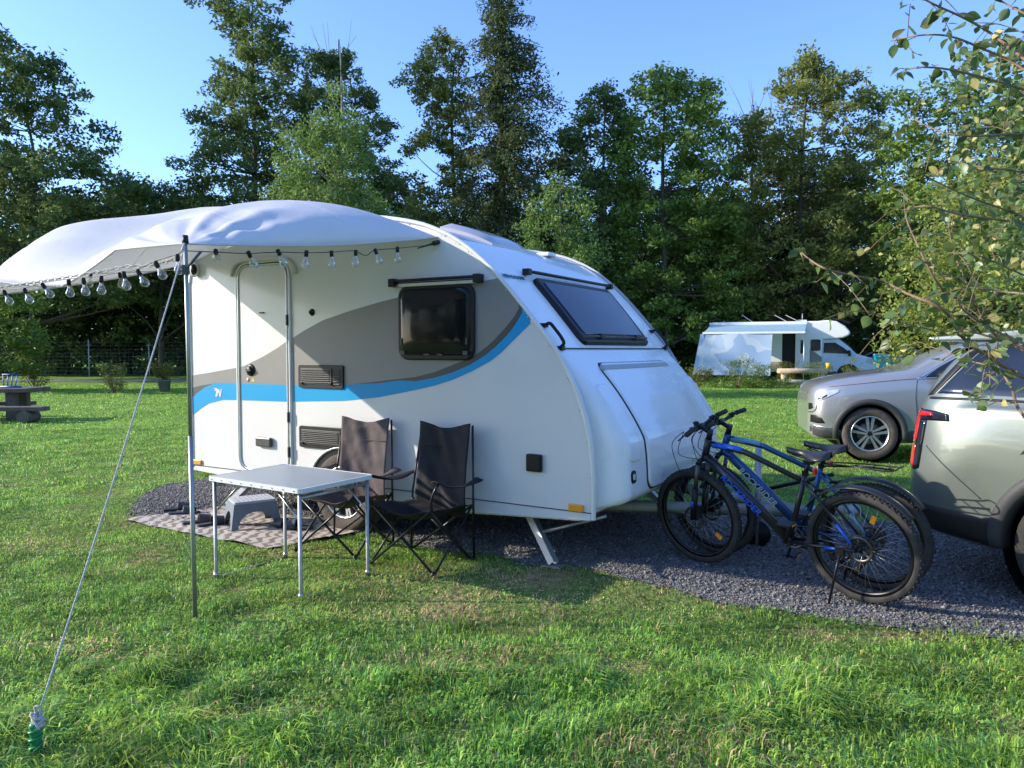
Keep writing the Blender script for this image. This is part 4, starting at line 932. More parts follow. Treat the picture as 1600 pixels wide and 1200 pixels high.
# ================================================================ BICYCLES
bike_black = mat('matt_black_frame', (.010, .011, .013), .35, var=.15, coat=.25)
bike_blue = mat('metallic_blue_frame', (.008, .07, .20), .28, .35, var=.15, coat=.5)
acc_blue = mat('bright_blue_accent', (.01, .10, .62), .3, var=.1, coat=.5)
acc_teal = mat('light_teal_accent', (.16, .36, .46), .35, var=.1)
spoke_m = mat('spoke_steel', (.42, .42, .43), .3, .9, var=.1)
grime = mat('worn_steel', (.12, .115, .11), .4, .8, var=.4, vs=30)
def bicycle(loc, rz, lean, label, fm, am, rack, steer, txt_col):
    """local frame: x towards the front wheel, y to the rider's left, z up; origin under the rear wheel"""
    e = empty('bicycle', loc, 0, label, 'bicycle', 'mountain bikes parked between caravan and car')
    e.rotation_euler = (Matrix.Rotation(rz, 4, 'Z') @ Matrix.Rotation(lean, 4, 'X')).to_euler()
    RW = .335; rear = Vector((0, 0, RW)); front = Vector((1.13, 0, RW))
    BB = Vector((.455, 0, .295)); ST = Vector((.335, 0, .70)); HT = Vector((.99, 0, .90)); HB = Vector((1.035, 0, .765)); CR = Vector((1.05, 0, .72))
    # frame
    m = MB()
    m.tube([HT, HB], .024, 12, 0); m.tube([HT+Vector((.01, 0, -.03)), Vector((.72, 0, .835)), ST+Vector((.02, 0, .0))], [.021, .019, .016], 10, 0)
    m.tube([HB+Vector((-.01, 0, .01)), Vector((.80, 0, .60)), BB], [.028, .029, .026], 12, 0, flat=1.15); m.tube([BB, ST+Vector((-.012, 0, .04))], .017, 10, 0)
    m.tube([BB-Vector((0, .036, 0)), BB+Vector((0, .036, 0))], .024, 14, 0)
    for s in (-1, 1):
        m.tube([BB+Vector((-.03, s*.03, 0)), Vector((.25, s*.045, .31)), rear+Vector((.01, s*.066, 0))], .010, 8, 0)
        m.tube([ST+Vector((0, s*.014, .0)), Vector((.24, s*.04, .62)), rear+Vector((.01, s*.066, .01))], [.009, .009, .008], 8, 0)
    m.tube([Vector((.24, -.04, .62)), Vector((.24, .04, .62))], .008, 8, 0)
    # accent colour on the head end of the top tube and on the stays
    m.tube([HT+Vector((-.03, 0, -.038)), Vector((.80, 0, .8525)), Vector((.74, 0, .8405))], [.0222, .0208, .0199], 10, 1)
    for s in (-1, 1): m.tube([Vector((.12, s*.0585, .4755)), Vector((.03, s*.0645, .366))], .0092, 8, 1); m.tube([Vector((.20, s*.0505, .314)), Vector((.09, s*.059, .325))], .0108, 8, 1)
    fr = m.build('frame', [fm, am], e)
    a = HB+Vector((-.01, 0, .01)); b_ = BB; d = (b_-a).normalized()
    for s in (-1, 1):
        xa = d if s > 0 else -d      # reads along the tube; letters stand on the tube's side
        za = Vector((0, s, 0)); ya = za.cross(xa); mid = a.lerp(b_, .46)+za*.0335
        TM = Matrix(((xa.x, ya.x, za.x, mid.x), (xa.y, ya.y, za.y, mid.y), (xa.z, ya.z, za.z, mid.z), (0, 0, 0, 1)))
        if s > 0:
            xa = d; ya = za.cross(xa); TM = Matrix(((xa.x, ya.x, za.x, mid.x), (xa.y, ya.y, za.y, mid.y), (xa.z, ya.z, za.z, mid.z), (0, 0, 0, 1)))
        t = MB(); t.text('ROCKRIDER', .062, TM, 0, .0006, shear=.25, bold=.001); t.build('frame_lettering', txt_col, fr, fixn=False)
    # wheels
    def wheel(c, rear_):
        w = empty('wheel', c); w.parent = e
        t = MB(); pr = [(.292, -.018), (.30, -.025), (.318, -.027), (.331, -.018), (.3335, 0), (.331, .018), (.318, .027), (.30, .025), (.292, .018)]
        t.lathe(pr, n=72, axis='y')
        for k in range(96):
            a = 2*math.pi*k/96; co, si = math.cos(a), math.sin(a)
            for yy in ((-.010, .010) if k % 2 else (-.022, 0, .022)):
                rr = .334 if abs(yy) < .015 else .328
                Q = Matrix(((co, 0, -si), (0, 1, 0), (si, 0, co)))
                t.box((rr*co, yy, rr*si), (.007, .010, .011), 0, rot=Q.transposed() if False else Matrix(((co, 0, -si), (0, 1, 0), (si, 0, co))))
        t.lathe([(.301, .0262), (.309, .0272)], n=72, axis='y', mi=0)
        t.build('tyre', [bike_tyre], w)
        r = MB(); r.lathe([(.294, -.013), (.270, -.010), (.270, .010), (.294, .013)], n=72, axis='y', closed=True); r.build('rim', black_sat, w)
        s_ = MB(); n = 32
        for k in range(n):
            sd = 1 if k % 2 else -1; a = 2*math.pi*k/n; b2 = a+(.9 if (k//2) % 2 else -.9)
            s_.tube([(.021*math.cos(b2), sd*.028, .021*math.sin(b2)), (.272*math.cos(a), sd*.003, .272*math.sin(a))], .0012, 4)
        so = s_.build('spokes', spoke_m, w); 
        h = MB(); h.lathe([(0, -.06), (.008, -.06), (.009, -.035), (.023, -.032), (.023, -.026), (.014, -.02), (.014, .02), (.023, .026), (.023, .032), (.009, .035), (.008, .06), (0, .06)], n=18, axis='y'); h.build('hub', black_sat, w)
        d_ = MB(); d_.lathe([(.062, .040), (.080, .040), (.080, .0385), (.062, .0385)], n=36, axis='y', closed=True)
        for k in range(6): a = k*math.pi/3; d_.tube([(.015*math.cos(a), .039, .015*math.sin(a)), (.066*math.cos(a+.5), .039, .066*math.sin(a+.5))], .004, 4, flat=.3)
        d_.build('brake_disc', grime, w)
        f = MB(); a = R(112 if rear_ else 215); f.box((.20*math.cos(a), .010, .20*math.sin(a)), (.05, .008, .028), 0, rot=Matrix.Rotation(-a, 3, 'Y')); 
        f.build('spoke_reflector', amber, w)
        return w
    wheel(rear, True); fw = wheel(front, False)
    # fork (turned slightly with the front wheel)
    m = MB()
    m.tube([CR+Vector((0, -.065, .012)), CR+Vector((0, -.03, .03)), CR+Vector((0, .03, .03)), CR+Vector((0, .065, .012))], .018, 8)
    for s in (-1, 1):
        m.tube([CR+Vector((0, s*.064, .01)), CR.lerp(front, .45)+Vector((0, s*.064, 0))], .0145, 10, 1); m.tube([CR.lerp(front, .42)+Vector((0, s*.064, 0)), front+Vector((-.005, s*.064, 0))], .021, 12, 0)
    m.tube([CR.lerp(front, .40)+Vector((-.04, -.064, .0)), CR.lerp(front, .35)+Vector((-.055, 0, .06)), CR.lerp(front, .40)+Vector((-.04, .064, 0))], .012, 8, 0)
    m.tube([front+Vector((0, -.075, 0)), front+Vector((0, .075, 0))], .008, 8, 0); m.box(front+Vector((-.05, .052, .07)), (.05, .03, .06), 0)
    m.tube([front.lerp(CR, .22)+Vector((0, .064, 0)), front.lerp(CR, .34)+Vector((0, .064, 0))], .0218, 12, 2)
    m.build('fork', [black_pl, grime, am], e)
    # cockpit
    m = MB(); stem0 = HT+Vector((-.015, 0, .045)); stem1 = stem0+Vector((.075, 0, .035)); m.tube([HT, stem0+Vector((-.005, 0, .02))], .020, 12); m.tube([stem0, stem1], .016, 10)
    m.tube([stem1+Vector((0, -.03, 0)), stem1+Vector((0, .03, 0))], .021, 10); m.build('stem', black_sat, e)
    hb = empty('handlebar', stem1, rot=(0, 0, steer)); hb.parent = e
    m = MB(); m.tube(smooth_path([(-.05, -.335, .03), (-.03, -.2, .028), (0, -.08, .0), (0, 0, 0), (0, .08, 0), (-.03, .2, .028), (-.05, .335, .03)], 4), .0115, 8); m.build('bar', black_sat, hb)
    for s in (-1, 1):
        m = MB(); m.tube([(-.037, s*.215, .029), (-.044, s*.27, .03), (-.052, s*.345, .03)], [.0165, .015, .0175], 12)
        for k in range(9): m.lathe([(.0172, -.003), (.0172, .003)], c=(-.038-.0015*k, s*(.225+k*.013), .029), n=12, axis='y')
        m.build('grip', rubber, hb)
        m = MB(); m.box((-.02, s*.17, .02), (.035, .035, .03)); m.tube([(-.005, s*.165, .012), (.02, s*.19, -.005), (.03, s*.30, -.025)], [.007, .006, .005], 8); m.tube([(-.03, s*.15, .045), (-.055, s*.19, .02)], .006, 6); m.build('brake_lever', black_pl, hb, bevel=.003)
    m = MB(); m.tube([(0, .065, .01), (0, .065, .035)], .017, 12); m.sphere((0, .065, .04), (.022, .022, .012)); m.build('bell', black_pl, hb)
    # cables
    m = MB()
    for (p0, p1, p2, p3) in ((stem1+Vector((.02, .17, 0)), Vector((1.2, .13, .86)), Vector((1.17, .08, .62)), front+Vector((-.05, .07, .10))), (stem1+Vector((.02, -.17, 0)), Vector((1.2, -.10, .86)), Vector((1.08, -.05, .74)), Vector((.95, -.03, .80))), (stem1+Vector((.02, .16, 0)), Vector((1.18, .09, .80)), Vector((1.05, .045, .76)), Vector((.93, .035, .74)))):
        m.tube(smooth_path([p0, p1, p2, p3], 8), .0026, 5)
    m.build('brake_cable', black_pl, e)
    # seat
    m = MB(); m.tube([ST+Vector((-.008, 0, .03)), Vector((.298, 0, .815))], .0135, 10); m.box((.293, 0, .822), (.06, .035, .025)); m.lathe([(.02, -.012), (.02, .012)], c=ST+Vector((-.012, 0, .045)), n=14); m.build('seat_post', black_sat, e)
    m = MB(); P = []
    for i in range(21):
        u = i/20; x = .155+.28*u; w = .072*(1-sm((u-.18)/.5))+.019; w *= math.sqrt(max(0.02, 1-((u-.5)/.5)**10)); z = .868+.012*(abs(u-.45)*2)**2
        P.append([(x, w*math.cos(a), z-.03*sm(1-u)*abs(math.cos(a))**3*.6+.020*math.sin(a)*(1 if math.sin(a) > 0 else 1.0)) for a in np.linspace(0, 2*math.pi, 20, endpoint=False)])
    m.grid(P, 0, True, wrap=True); n0 = len(m.v)
    m.tube([(.20, -.022, .845), (.27, -.022, .832), (.33, -.022, .832), (.41, -.012, .85)], .0035, 6); m.tube([(.20, .022, .845), (.27, .022, .832), (.33, .022, .832), (.41, .012, .85)], .0035, 6)
    m.build('saddle', mat('saddle_vinyl', (.022, .022, .024), .35, var=.15, vs=30), e)
    m = MB(); m.box((.262, 0, .765), (.02, .035, .04)); m.build('rear_light', redl, e, bevel=.006)
    # drive train (right side)
    m = MB(); m.lathe([(.060, -.046), (.078, -.046), (.078, -.043), (.060, -.043)], c=(BB.x, 0, BB.z), n=32, axis='y', closed=True); m.lathe([(.0, -.05), (.03, -.05), (.03, -.04), (0, -.04)], c=(BB.x, 0, BB.z), n=16, axis='y')
    for k in range(4): a = k*math.pi/2+.4; m.tube([(BB.x, -.045, BB.z), (BB.x+.07*math.cos(a), -.045, BB.z+.07*math.sin(a))], .007, 6)
    m.build('chainring', grime, e)
    ca_ = R(-68)
    for s, a in ((-1, ca_), (1, ca_+math.pi)):
        m = MB(); p1 = Vector((BB.x+.17*math.cos(a), s*.075, BB.z+.17*math.sin(a))); m.tube([BB+Vector((0, s*.06, 0)), p1], [.013, .010], 8, flat=.7); m.build('crank', black_sat, e)
        m = MB(); c_ = p1+Vector((0, s*.06, 0)); m.box(c_, (.095, .09, .016)); m.box(c_+Vector((.049, 0, 0)), (.006, .05, .010), 1); m.box(c_-Vector((.049, 0, 0)), (.006, .05, .010), 1); m.build('pedal', [black_pl, amber], e, bevel=.003)
    m = MB()
    for k in range(7): m.lathe([(.0, -.045+k*.003), (.052-.005*k, -.045+k*.003)], c=rear, n=24, axis='y'); 
    m.build('cassette', grime, e)
    m = MB(); m.tube([rear+Vector((0, -.05, -.05)), rear+Vector((.01, -.055, -.11)), rear+Vector((.06, -.055, -.17))], .012, 8); m.lathe([(0, -.06), (.02, -.06), (.02, -.05), (0, -.05)], c=rear+Vector((.06, 0, -.17)), n=12, axis='y'); m.build('derailleur', black_pl, e)
    m = MB(); m.tube(smooth_path([rear+Vector((.0, -.04, .05)), Vector((BB.x, -.045, BB.z+.077)), Vector((BB.x+.077, -.045, BB.z)), Vector((BB.x, -.045, BB.z-.077)), rear+Vector((.075, -.045, -.165)), rear+Vector((.045, -.045, -.185)), rear+Vector((.04, -.04, -.09)), rear+Vector((-.03, -.04, -.04))], 6, True), .004, 5, closed=True, flat=.7); m.build('chain', grime, e)
    # rear mudguard
    m = MB(); P = []
    for a in np.linspace(R(38), R(150), 30):
        rr = .362+.012*(a-R(38)); P.append([(rr*math.cos(math.pi-a)*-1 if False else -rr*math.cos(math.pi-a)*-1, y, RW+rr*math.sin(a)-abs(y)**2*9) for y in np.linspace(-.034, .034, 7)])
    P = [[(-p[0] if False else p[0], p[1], p[2]) for p in r_] for r_ in P]
    m.grid(P, 0, True); o = m.build('mudguard', mat('mudguard_plastic', (.018, .019, .022), .3, var=.1), e, fixn=False); sd = o.modifiers.new('t', 'SOLIDIFY'); sd.thickness = .003
    m = MB(); m.tube([(.27, 0, .64), (.20, 0, .66), (.16, 0, .665)], .008, 6); m.build('mudguard_arm', black_pl, e)
    # kickstand
    m = MB(); m.tube([(.10, .075, .30), (.12, .095, .20), (.125, .20, .02-.0)], [.009, .008, .008], 8); m.tube([(.125, .195, .03), (.125, .205, -.005)], .013, 8); m.box((.10, .07, .305), (.05, .02, .06)); m.build('kickstand', black_sat, e)
    if rack:
        m = MB(); z = .775
        m.tube(smooth_path([(.31, .018, .76), (.20, .03, .772), (.05, .055, z), (-.12, .06, z), (-.165, .04, z+.02), (-.165, -.04, z+.02), (-.12, -.06, z), (.05, -.055, z), (.20, -.03, .772), (.31, -.018, .76)], 4), .0045, 6)
        m.tube([(.30, 0, .745), (.05, 0, z-.004), (-.12, 0, z-.004)], .006, 6)
        for x in (.1, 0, -.09): m.tube([(x, -.055, z), (x, .055, z)], .004, 6)
        m.build('luggage_rack', black_sat, e)
    # dropped oil and dust marks come from the materials
    return e
fwd = Vector((-.665, .747, 0)); brz = math.atan2(fwd.y, fwd.x); LEAN = R(-9)
bicycle((2.085, 4.36, .012), brz, LEAN, 'matt black mountain bike with bright blue accents, the nearer of the two', bike_black, acc_blue, False, R(12), acc_blue)
bicycle((2.265, 4.60, .012), brz+R(1.0), R(-6), 'blue mountain bike with pale blue top tube and wire rack, behind the black one', bike_blue, acc_teal, True, R(10), mat('letter_white', (.55, .6, .62), .5))
# ================================================================ VEHICLES
def pchip(x, y, xi):
    x = np.asarray(x, float); y = np.asarray(y, float); h = np.diff(x); d = np.diff(y)/h; m = np.zeros(len(x))
    for i in range(1, len(x)-1):
        if d[i-1]*d[i] > 0: w1 = 2*h[i]+h[i-1]; w2 = h[i]+2*h[i-1]; m[i] = (w1+w2)/(w1/d[i-1]+w2/d[i])
    m[0] = d[0]; m[-1] = d[-1]
    k = np.clip(np.searchsorted(x, xi)-1, 0, len(x)-2); t = (xi-x[k])/h[k]; t2, t3 = t*t, t**3
    return (2*t3-3*t2+1)*y[k]+(t3-2*t2+t)*h[k]*m[k]+(-2*t3+3*t2)*y[k+1]+(t3-t2)*h[k]*m[k+1]
class Body:
    xm = staticmethod(lambda x: x)
    """car body as a loft: at each station a half cross-section from the sill over the shoulder to the roof centre"""
    def __init__(s, st, nx=110, nv=56):
        xs = [a for a, _ in st]; K = len(st[0][1]); s.x = np.linspace(xs[0], xs[-1], nx)
        A = np.array([[list(p) for p in q] for _, q in st])
        ctrl = np.stack([np.stack([pchip(xs, A[:, k, c], s.x) for c in (0, 1)], 1) for k in range(K)], 1)   # nx,K,2
        v = np.linspace(0, K-1, nv); s.P = np.zeros((nx, nv, 2))
        for i in range(nx):
            for c in (0, 1): s.P[i, :, c] = pchip(np.arange(K), ctrl[i, :, c], v)
    def surf(s, x, z):
        i = np.clip(np.searchsorted(s.x, x)-1, 0, len(s.x)-2); t = min(1, max(0, (x-s.x[i])/(s.x[i+1]-s.x[i])))
        y = 0
        for k, w in ((i, 1-t), (i+1, t)):
            zz = np.maximum.accumulate(s.P[k, :, 1]+np.arange(s.P.shape[1])*1e-7); y += w*float(np.interp(z, zz, s.P[k, :, 0]))
        return y
    def mesh(s, cuts, name, mats, parent, thick=None):
        """cuts: wheel arches (x, z, r): side faces inside them are left out"""
        m = MB(); nx, nv = s.P.shape[:2]
        me = bmesh.new()
        for sg in (1, -1):
            vs = [[me.verts.new((s.x[i], sg*s.P[i, j, 0], s.P[i, j, 1])) for j in range(nv)] for i in range(nx)]
            for i in range(nx-1):
                for j in range(nv-1):
                    f = me.faces.new((vs[i][j], vs[i+1][j], vs[i+1][j+1], vs[i][j+1])); f.smooth = True
            for i in (0, nx-1):
                if s.P[i, :, 0].max() > .02: me.faces.new(vs[i])
        bmesh.ops.remove_doubles(me, verts=me.verts, dist=.0005)
        bmesh.ops.recalc_face_normals(me, faces=me.faces)
        d = bpy.data.meshes.new(name); me.to_mesh(d); me.free()
        for mt in mats: d.materials.append(mt)
        o = bpy.data.objects.new(name, d); SC.collection.objects.link(o); o.parent = parent
        # true round wheel arches by boolean with cylinders
        for (cx, cz, r) in cuts:
            for sg in (1, -1):
                c = MB(); c.lathe([(0, .45), (r, .45), (r, 1.3), (0, 1.3)], c=(cx, 0, cz), n=56, axis='y') if sg > 0 else c.lathe([(0, -1.3), (r, -1.3), (r, -.45), (0, -.45)], c=(cx, 0, cz), n=56, axis='y')
                co = c.build('cut', black_pl); co.parent = parent
                bo = o.modifiers.new('b', 'BOOLEAN'); bo.operation = 'DIFFERENCE'; bo.object = co; bo.solver = 'EXACT'
                bpy.context.view_layer.update(); dg = bpy.context.evaluated_depsgraph_get()
                nm = bpy.data.meshes.new_from_object(o.evaluated_get(dg)); o.modifiers.clear(); old = o.data; o.data = nm; bpy.data.meshes.remove(old)
                bpy.data.objects.remove(co)
        o.data.name = name
        return o
    def quad(s, mb, A, B, C, D_, off, mi=0, sg=1, n=14, m2=10):
        """patch on the side between four (x,z) corners, edges may be point lists"""
        P = []
        for i in range(n+1):
            u = i/n; row = []
            for j in range(m2+1):
                v = j/m2; x = (A[0]*(1-u)+B[0]*u)*(1-v)+(D_[0]*(1-u)+C[0]*u)*v; z = (A[1]*(1-u)+B[1]*u)*(1-v)+(D_[1]*(1-u)+C[1]*u)*v
                row.append((x, sg*(s.surf(x, z)+off), z))
            P.append(row)
        mb.grid(P, mi, True)
    def strip(s, mb, lo, hi, off, mi=0, sg=1, n=40, m2=10):
        """patch between a lower and an upper polyline (lists of (x,z))"""
        def ev(L_, u):
            k = u*(len(L_)-1); i = min(int(k), len(L_)-2); t = k-i; return (L_[i][0]*(1-t)+L_[i+1][0]*t, L_[i][1]*(1-t)+L_[i+1][1]*t)
        P = []
        for i in range(n+1):
            a = ev(lo, i/n); b_ = ev(hi, i/n); a = (s.xm(a[0]), a[1]); b_ = (s.xm(b_[0]), b_[1]); row = []
            for j in range(m2+1):
                v = j/m2; x = a[0]*(1-v)+b_[0]*v; z = a[1]*(1-v)+b_[1]*v; o = off if 0 < j < m2 and 0 < i < n else off-.012*(off > .0)
                row.append((x, sg*(s.surf(x, z)+o), z))
            P.append(row)
        mb.grid(P, mi, True)
    def line(s, mb, pts, r, off=0, mi=0, sg=1, n=6):
        q = smooth_path([(s.xm(x), 0, z) for x, z in pts], n); mb.tube([(p.x, sg*(s.surf(p.x, p.z)+off), p.z) for p in q], r, 6, mi)
def car_paint(name, c, metal=.6): return mat(name, c, .28, metal, var=.02, vs=2, coat=.9)
green_p = car_paint('sage_green_paint', (.20, .226, .195), .45); silver_p = car_paint('silver_grey_paint', (.43, .43, .425), .55); clad = mat('grey_cladding', (.045, .046, .047), .6, var=.15, vs=40, bump=.1, bs=200)
glassc = mat('car_window_glass', (.010, .016, .028), .03, var=.05, spec=.6, coat=.15)
gap = mat('panel_gap')
# ---------------------------------------------------------------- the green car that tows (x=0 at the rear, front towards +x)
def sect(w, zb, sh, belt, roof, wr, tuck=.0):
    """(half width, sill z, shoulder z, belt z, roof z, roof half width)"""
    return [(0, zb), (w*.80, zb), (w*.955, zb+.06), (w*.985, zb+.22), (w*1.0, sh-.12), (w*.998, sh), (w*.965, belt-.03), (w*.94, belt), (w*.94-(w*.94-wr)*.45, belt+(roof-belt)*.45), (wr+.03, roof-.09), (wr-.04, roof-.03), (wr*.72, roof-.004), (0, roof+.02)]
suv = empty('car', (3.26, 5.43, 0), math.atan2(-.8, .6), 'sage green car at the right picture edge showing its rear corner and red tail light', 'car')
st = [(-.02, [(0, .42), (.50, .42), (.60, .46), (.64, .55), (.62, .68), (.60, .8), (.58, .9), (.57, .95), (.55, 1.0), (.5, 1.03), (.4, 1.05), (.3, 1.055), (0, 1.06)]),
      (.03, [(0, .36), (.62, .36), (.72, .40), (.78, .52), (.80, .66), (.78, .80), (.745, .95), (.73, 1.0), (.70, 1.06), (.66, 1.12), (.60, 1.16), (.4, 1.17), (0, 1.18)]),
      (.12, [(0, .32), (.70, .32), (.80, .36), (.85, .50), (.872, .68), (.862, .84), (.835, 1.05), (.815, 1.13), (.76, 1.22), (.70, 1.28), (.64, 1.31), (.45, 1.33), (0, 1.34)]),
      (.28, [(0, .30), (.72, .30), (.84, .34), (.895, .50), (.915, .72), (.905, .90), (.87, 1.10), (.85, 1.16), (.79, 1.30), (.72, 1.43), (.65, 1.48), (.45, 1.50), (0, 1.52)]),
      (.50, sect(.925, .28, .92, 1.17, 1.595, .66)), (.9, sect(.93, .27, .90, 1.165, 1.635, .68)), (1.6, sect(.925, .25, .86, 1.13, 1.66, .69)), (2.6, sect(.92, .25, .84, 1.10, 1.655, .68)),
      (3.1, sect(.92, .25, .84, 1.07, 1.56, .62)), (3.55, [(0, .25), (.74, .25), (.88, .31), (.905, .47), (.92, .72), (.915, .84), (.88, 1.02), (.85, 1.05), (.80, 1.10), (.74, 1.13), (.66, 1.15), (.45, 1.16), (0, 1.17)]),
      (4.2, [(0, .25), (.72, .25), (.84, .31), (.88, .47), (.90, .70), (.89, .80), (.84, .93), (.80, .96), (.75, .985), (.68, 1.00), (.6, 1.01), (.4, 1.02), (0, 1.03)]),
      (4.5, [(0, .3), (.5, .3), (.55, .35), (.6, .5), (.62, .65), (.62, .72), (.6, .8), (.58, .82), (.5, .84), (.46, .85), (.4, .86), (.3, .87), (0, .87)])]
B = Body(st); RWX = 1.03
B.mesh([(RWX, .36, .42), (3.6, .36, .42)], 'body', [green_p], suv)
def arch(bd, cx, cz, r0, r1, parent, a0=0, a1=180, sgs=(1, -1), mt=clad):
    for sg in sgs:
        m = MB(); P = []
        for a in np.linspace(R(a0), R(a1), 37):
            row = []
            for k, (r, o) in enumerate(((r0-.01, -.10), (r0, .004), (r0+.012, .022), ((r0+r1)/2, .026), (r1-.01, .020), (r1, -.004))):
                x = cx+r*math.cos(a); z = max(cz+r*math.sin(a), .24); row.append((x, sg*(bd.surf(x, z)+o), z))
            P.append(row)
        m.grid(P, 0, True); m.build('wheel_arch_trim', mt, parent)
arch(B, RWX, .36, .415, .50, suv, -12, 192); arch(B, 3.6, .36, .415, .50, suv, -12, 192)
for sg in (1, -1):
    tl = empty('tail_light'); tl.parent = suv
    m = MB(); B.strip(m, [(.012, 1.02), (.05, 1.03), (.13, 1.045), (.20, 1.048), (.30, 1.05)], [(.03, 1.125), (.06, 1.12), (.13, 1.115), (.20, 1.11), (.29, 1.095)], .014, 0, sg)
    B.strip(m, [(.006, .735), (.04, .72), (.08, .715), (.115, .735)], [(.02, 1.09), (.05, 1.08), (.10, 1.06), (.15, 1.045)], .013, 0, sg, 14, 18)
    m.build('housing', mat('gloss_black', (.006, .006, .007), .08, coat=.8, var=.05), tl)
    m = MB(); B.strip(m, [(.018, 1.065), (.10, 1.072), (.20, 1.078)], [(.03, 1.112), (.10, 1.105), (.185, 1.10)], .022, 0, sg, 20, 6)
    B.strip(m, [(.006, .90), (.036, .90), (.075, .90)], [(.018, 1.075), (.06, 1.075), (.10, 1.075)], .021, 0, sg, 8, 12); B.strip(m, [(.010, .745), (.038, .735), (.068, .735)], [(.006, .885), (.036, .885), (.075, .885)], .021, 0, sg, 8, 12)
    m.build('lens', redl, tl)
    # glass: rear quarter and side windows
    wq = MB(); B.strip(wq, [(.16, 1.205), (.4, 1.208), (.72, 1.205), (1.05, 1.20)], [(.40, 1.50), (.55, 1.535), (.78, 1.555), (1.05, 1.565)], .006, 0, sg, 30, 12); wq.build('window', glassc, suv)
    wq = MB(); B.strip(wq, [(1.10, 1.195), (1.5, 1.17), (2.0, 1.15)], [(1.10, 1.567), (1.5, 1.58), (2.0, 1.58)], .006, 0, sg, 30, 12); wq.build('window', glassc, suv)
    wq = MB(); B.strip(wq, [(2.05, 1.15), (2.5, 1.13), (3.15, 1.10)], [(2.05, 1.58), (2.4, 1.57), (2.75, 1.53)], .006, 0, sg, 30, 12); wq.build('window', glassc, suv)
    wq = MB(); B.strip(wq, [(.10, 1.19), (.13, 1.195), (.16, 1.20)], [(.33, 1.50), (.37, 1.505), (.41, 1.51)], .009, 0, sg, 6, 14); B.strip(wq, [(.12, 1.178), (.6, 1.186), (1.1, 1.178)], [(.12, 1.20), (.6, 1.205), (1.1, 1.20)], .008, 0, sg, 30, 3); wq.build('window_trim', black_pl, suv)
    m = MB(); B.line(m, [(.16, .885), (.26, .80), (.38, .70), (.50, .60)], .004, .0005, 0, sg); m.build('panel_joint', gap, suv); m = MB(); B.line(m, [(1.5, 1.14), (1.48, .9), (1.42, .6), (1.4, .4)], .004, .0005, 0, sg); m.build('panel_joint', gap, suv)
    m = MB(); B.strip(m, [(-.0, .44), (.08, .41), (.25, .40), (.54, .40)], [(-.0, .545), (.08, .525), (.25, .52), (.54, .52)], .004, 0, sg, 20, 6)
    m.build('lower_bumper', clad, suv) if False else None
    m = MB(); B.strip(m, [(.02, .385), (.08, .345), (.25, .33), (.62, .30)], [(-.0, .535), (.10, .515), (.25, .505), (.60, .495)], .012, 0, sg, 26, 8); m.build('bumper_cladding', mat('black_lower', (.012, .012, .013), .55, var=.1), suv)
    m = MB(); B.strip(m, [(2.02, .94), (2.10, .945), (2.2, .945)], [(2.02, .975), (2.10, .98), (2.2, .975)], .022, 0, sg, 8, 3); m.build('door_handle', green_p, suv)
    m = MB(); B.strip(m, [(1.42, .28), (2.2, .28), (3.14, .28)], [(1.46, .42), (2.2, .42), (3.10, .42)], .014, 0, sg, 26, 6); m.build('sill_cladding', clad, suv)
m = MB(); B.strip(m, [(.0, .535), (.10, .518), (.30, .506), (.60, .497)], [(.0, .549), (.10, .532), (.30, .520), (.60, .511)], .018, 0, 1, 20, 2); m.build('bumper_strip', chrome, suv)
m = MB(); m.tube(smooth_path([(-.035, .52, .50), (-.03, .60, .56), (.0, .70, .62)], 5), .03, 8, 0, flat=.5); m.build('bumper_corner_trim', alu, suv)
# roof spoiler, rails, inner shade
m = MB(); m.prism([(.02, 1.58), (.30, 1.60), (.75, 1.635), (.75, 1.60), (.40, 1.56), (.06, 1.555)], -.60, .60, 0); m.build('roof_spoiler', car_paint('spoiler_green', (.23, .27, .25), .4), suv, bevel=.012)
for sg in (1, -1):
    m = MB(); m.tube(smooth_path([(.62, sg*.64, 1.60), (.72, sg*.64, 1.665), (1.5, sg*.65, 1.705), (2.4, sg*.64, 1.69), (2.55, sg*.64, 1.645)], 6), .014, 8, flat=.8); m.build('roof_rail', black_sat, suv)
m = MB(); P = []
for z in np.linspace(1.16, 1.53, 8): x = .02+(z-1.16)*.62; P.append([(x+.0-.02+.06*(abs(y)/.62)**3, y, z) for y in np.linspace(-.62, .62, 11)])
m.grid(P, 0, True); m.build('rear_window', glassc, suv)
m = MB(); m.box((-.10, 0, .40), (.22, .05, .03)); m.tube([(-.18, 0, .40), (-.18, 0, .46)], .014, 10); m.sphere((-.18, 0, .48), .025); m.build('tow_bar', black_sat, suv)
for cx in (RWX, 3.6):
    for sg in (1, -1): m = MB(); m.lathe([(0, sg*.52), (.41, sg*.52), (.42, sg*.88)], c=(cx, 0, .36), n=40, axis='y'); m.build('wheel_housing', black_pl, suv)
for cx in (RWX, 3.6):
    for sg in (1, -1): road_wheel(suv, (cx, sg*.80, .36), .36, .24, .23, sg, 5, [rubber, alloy, discm], 1)
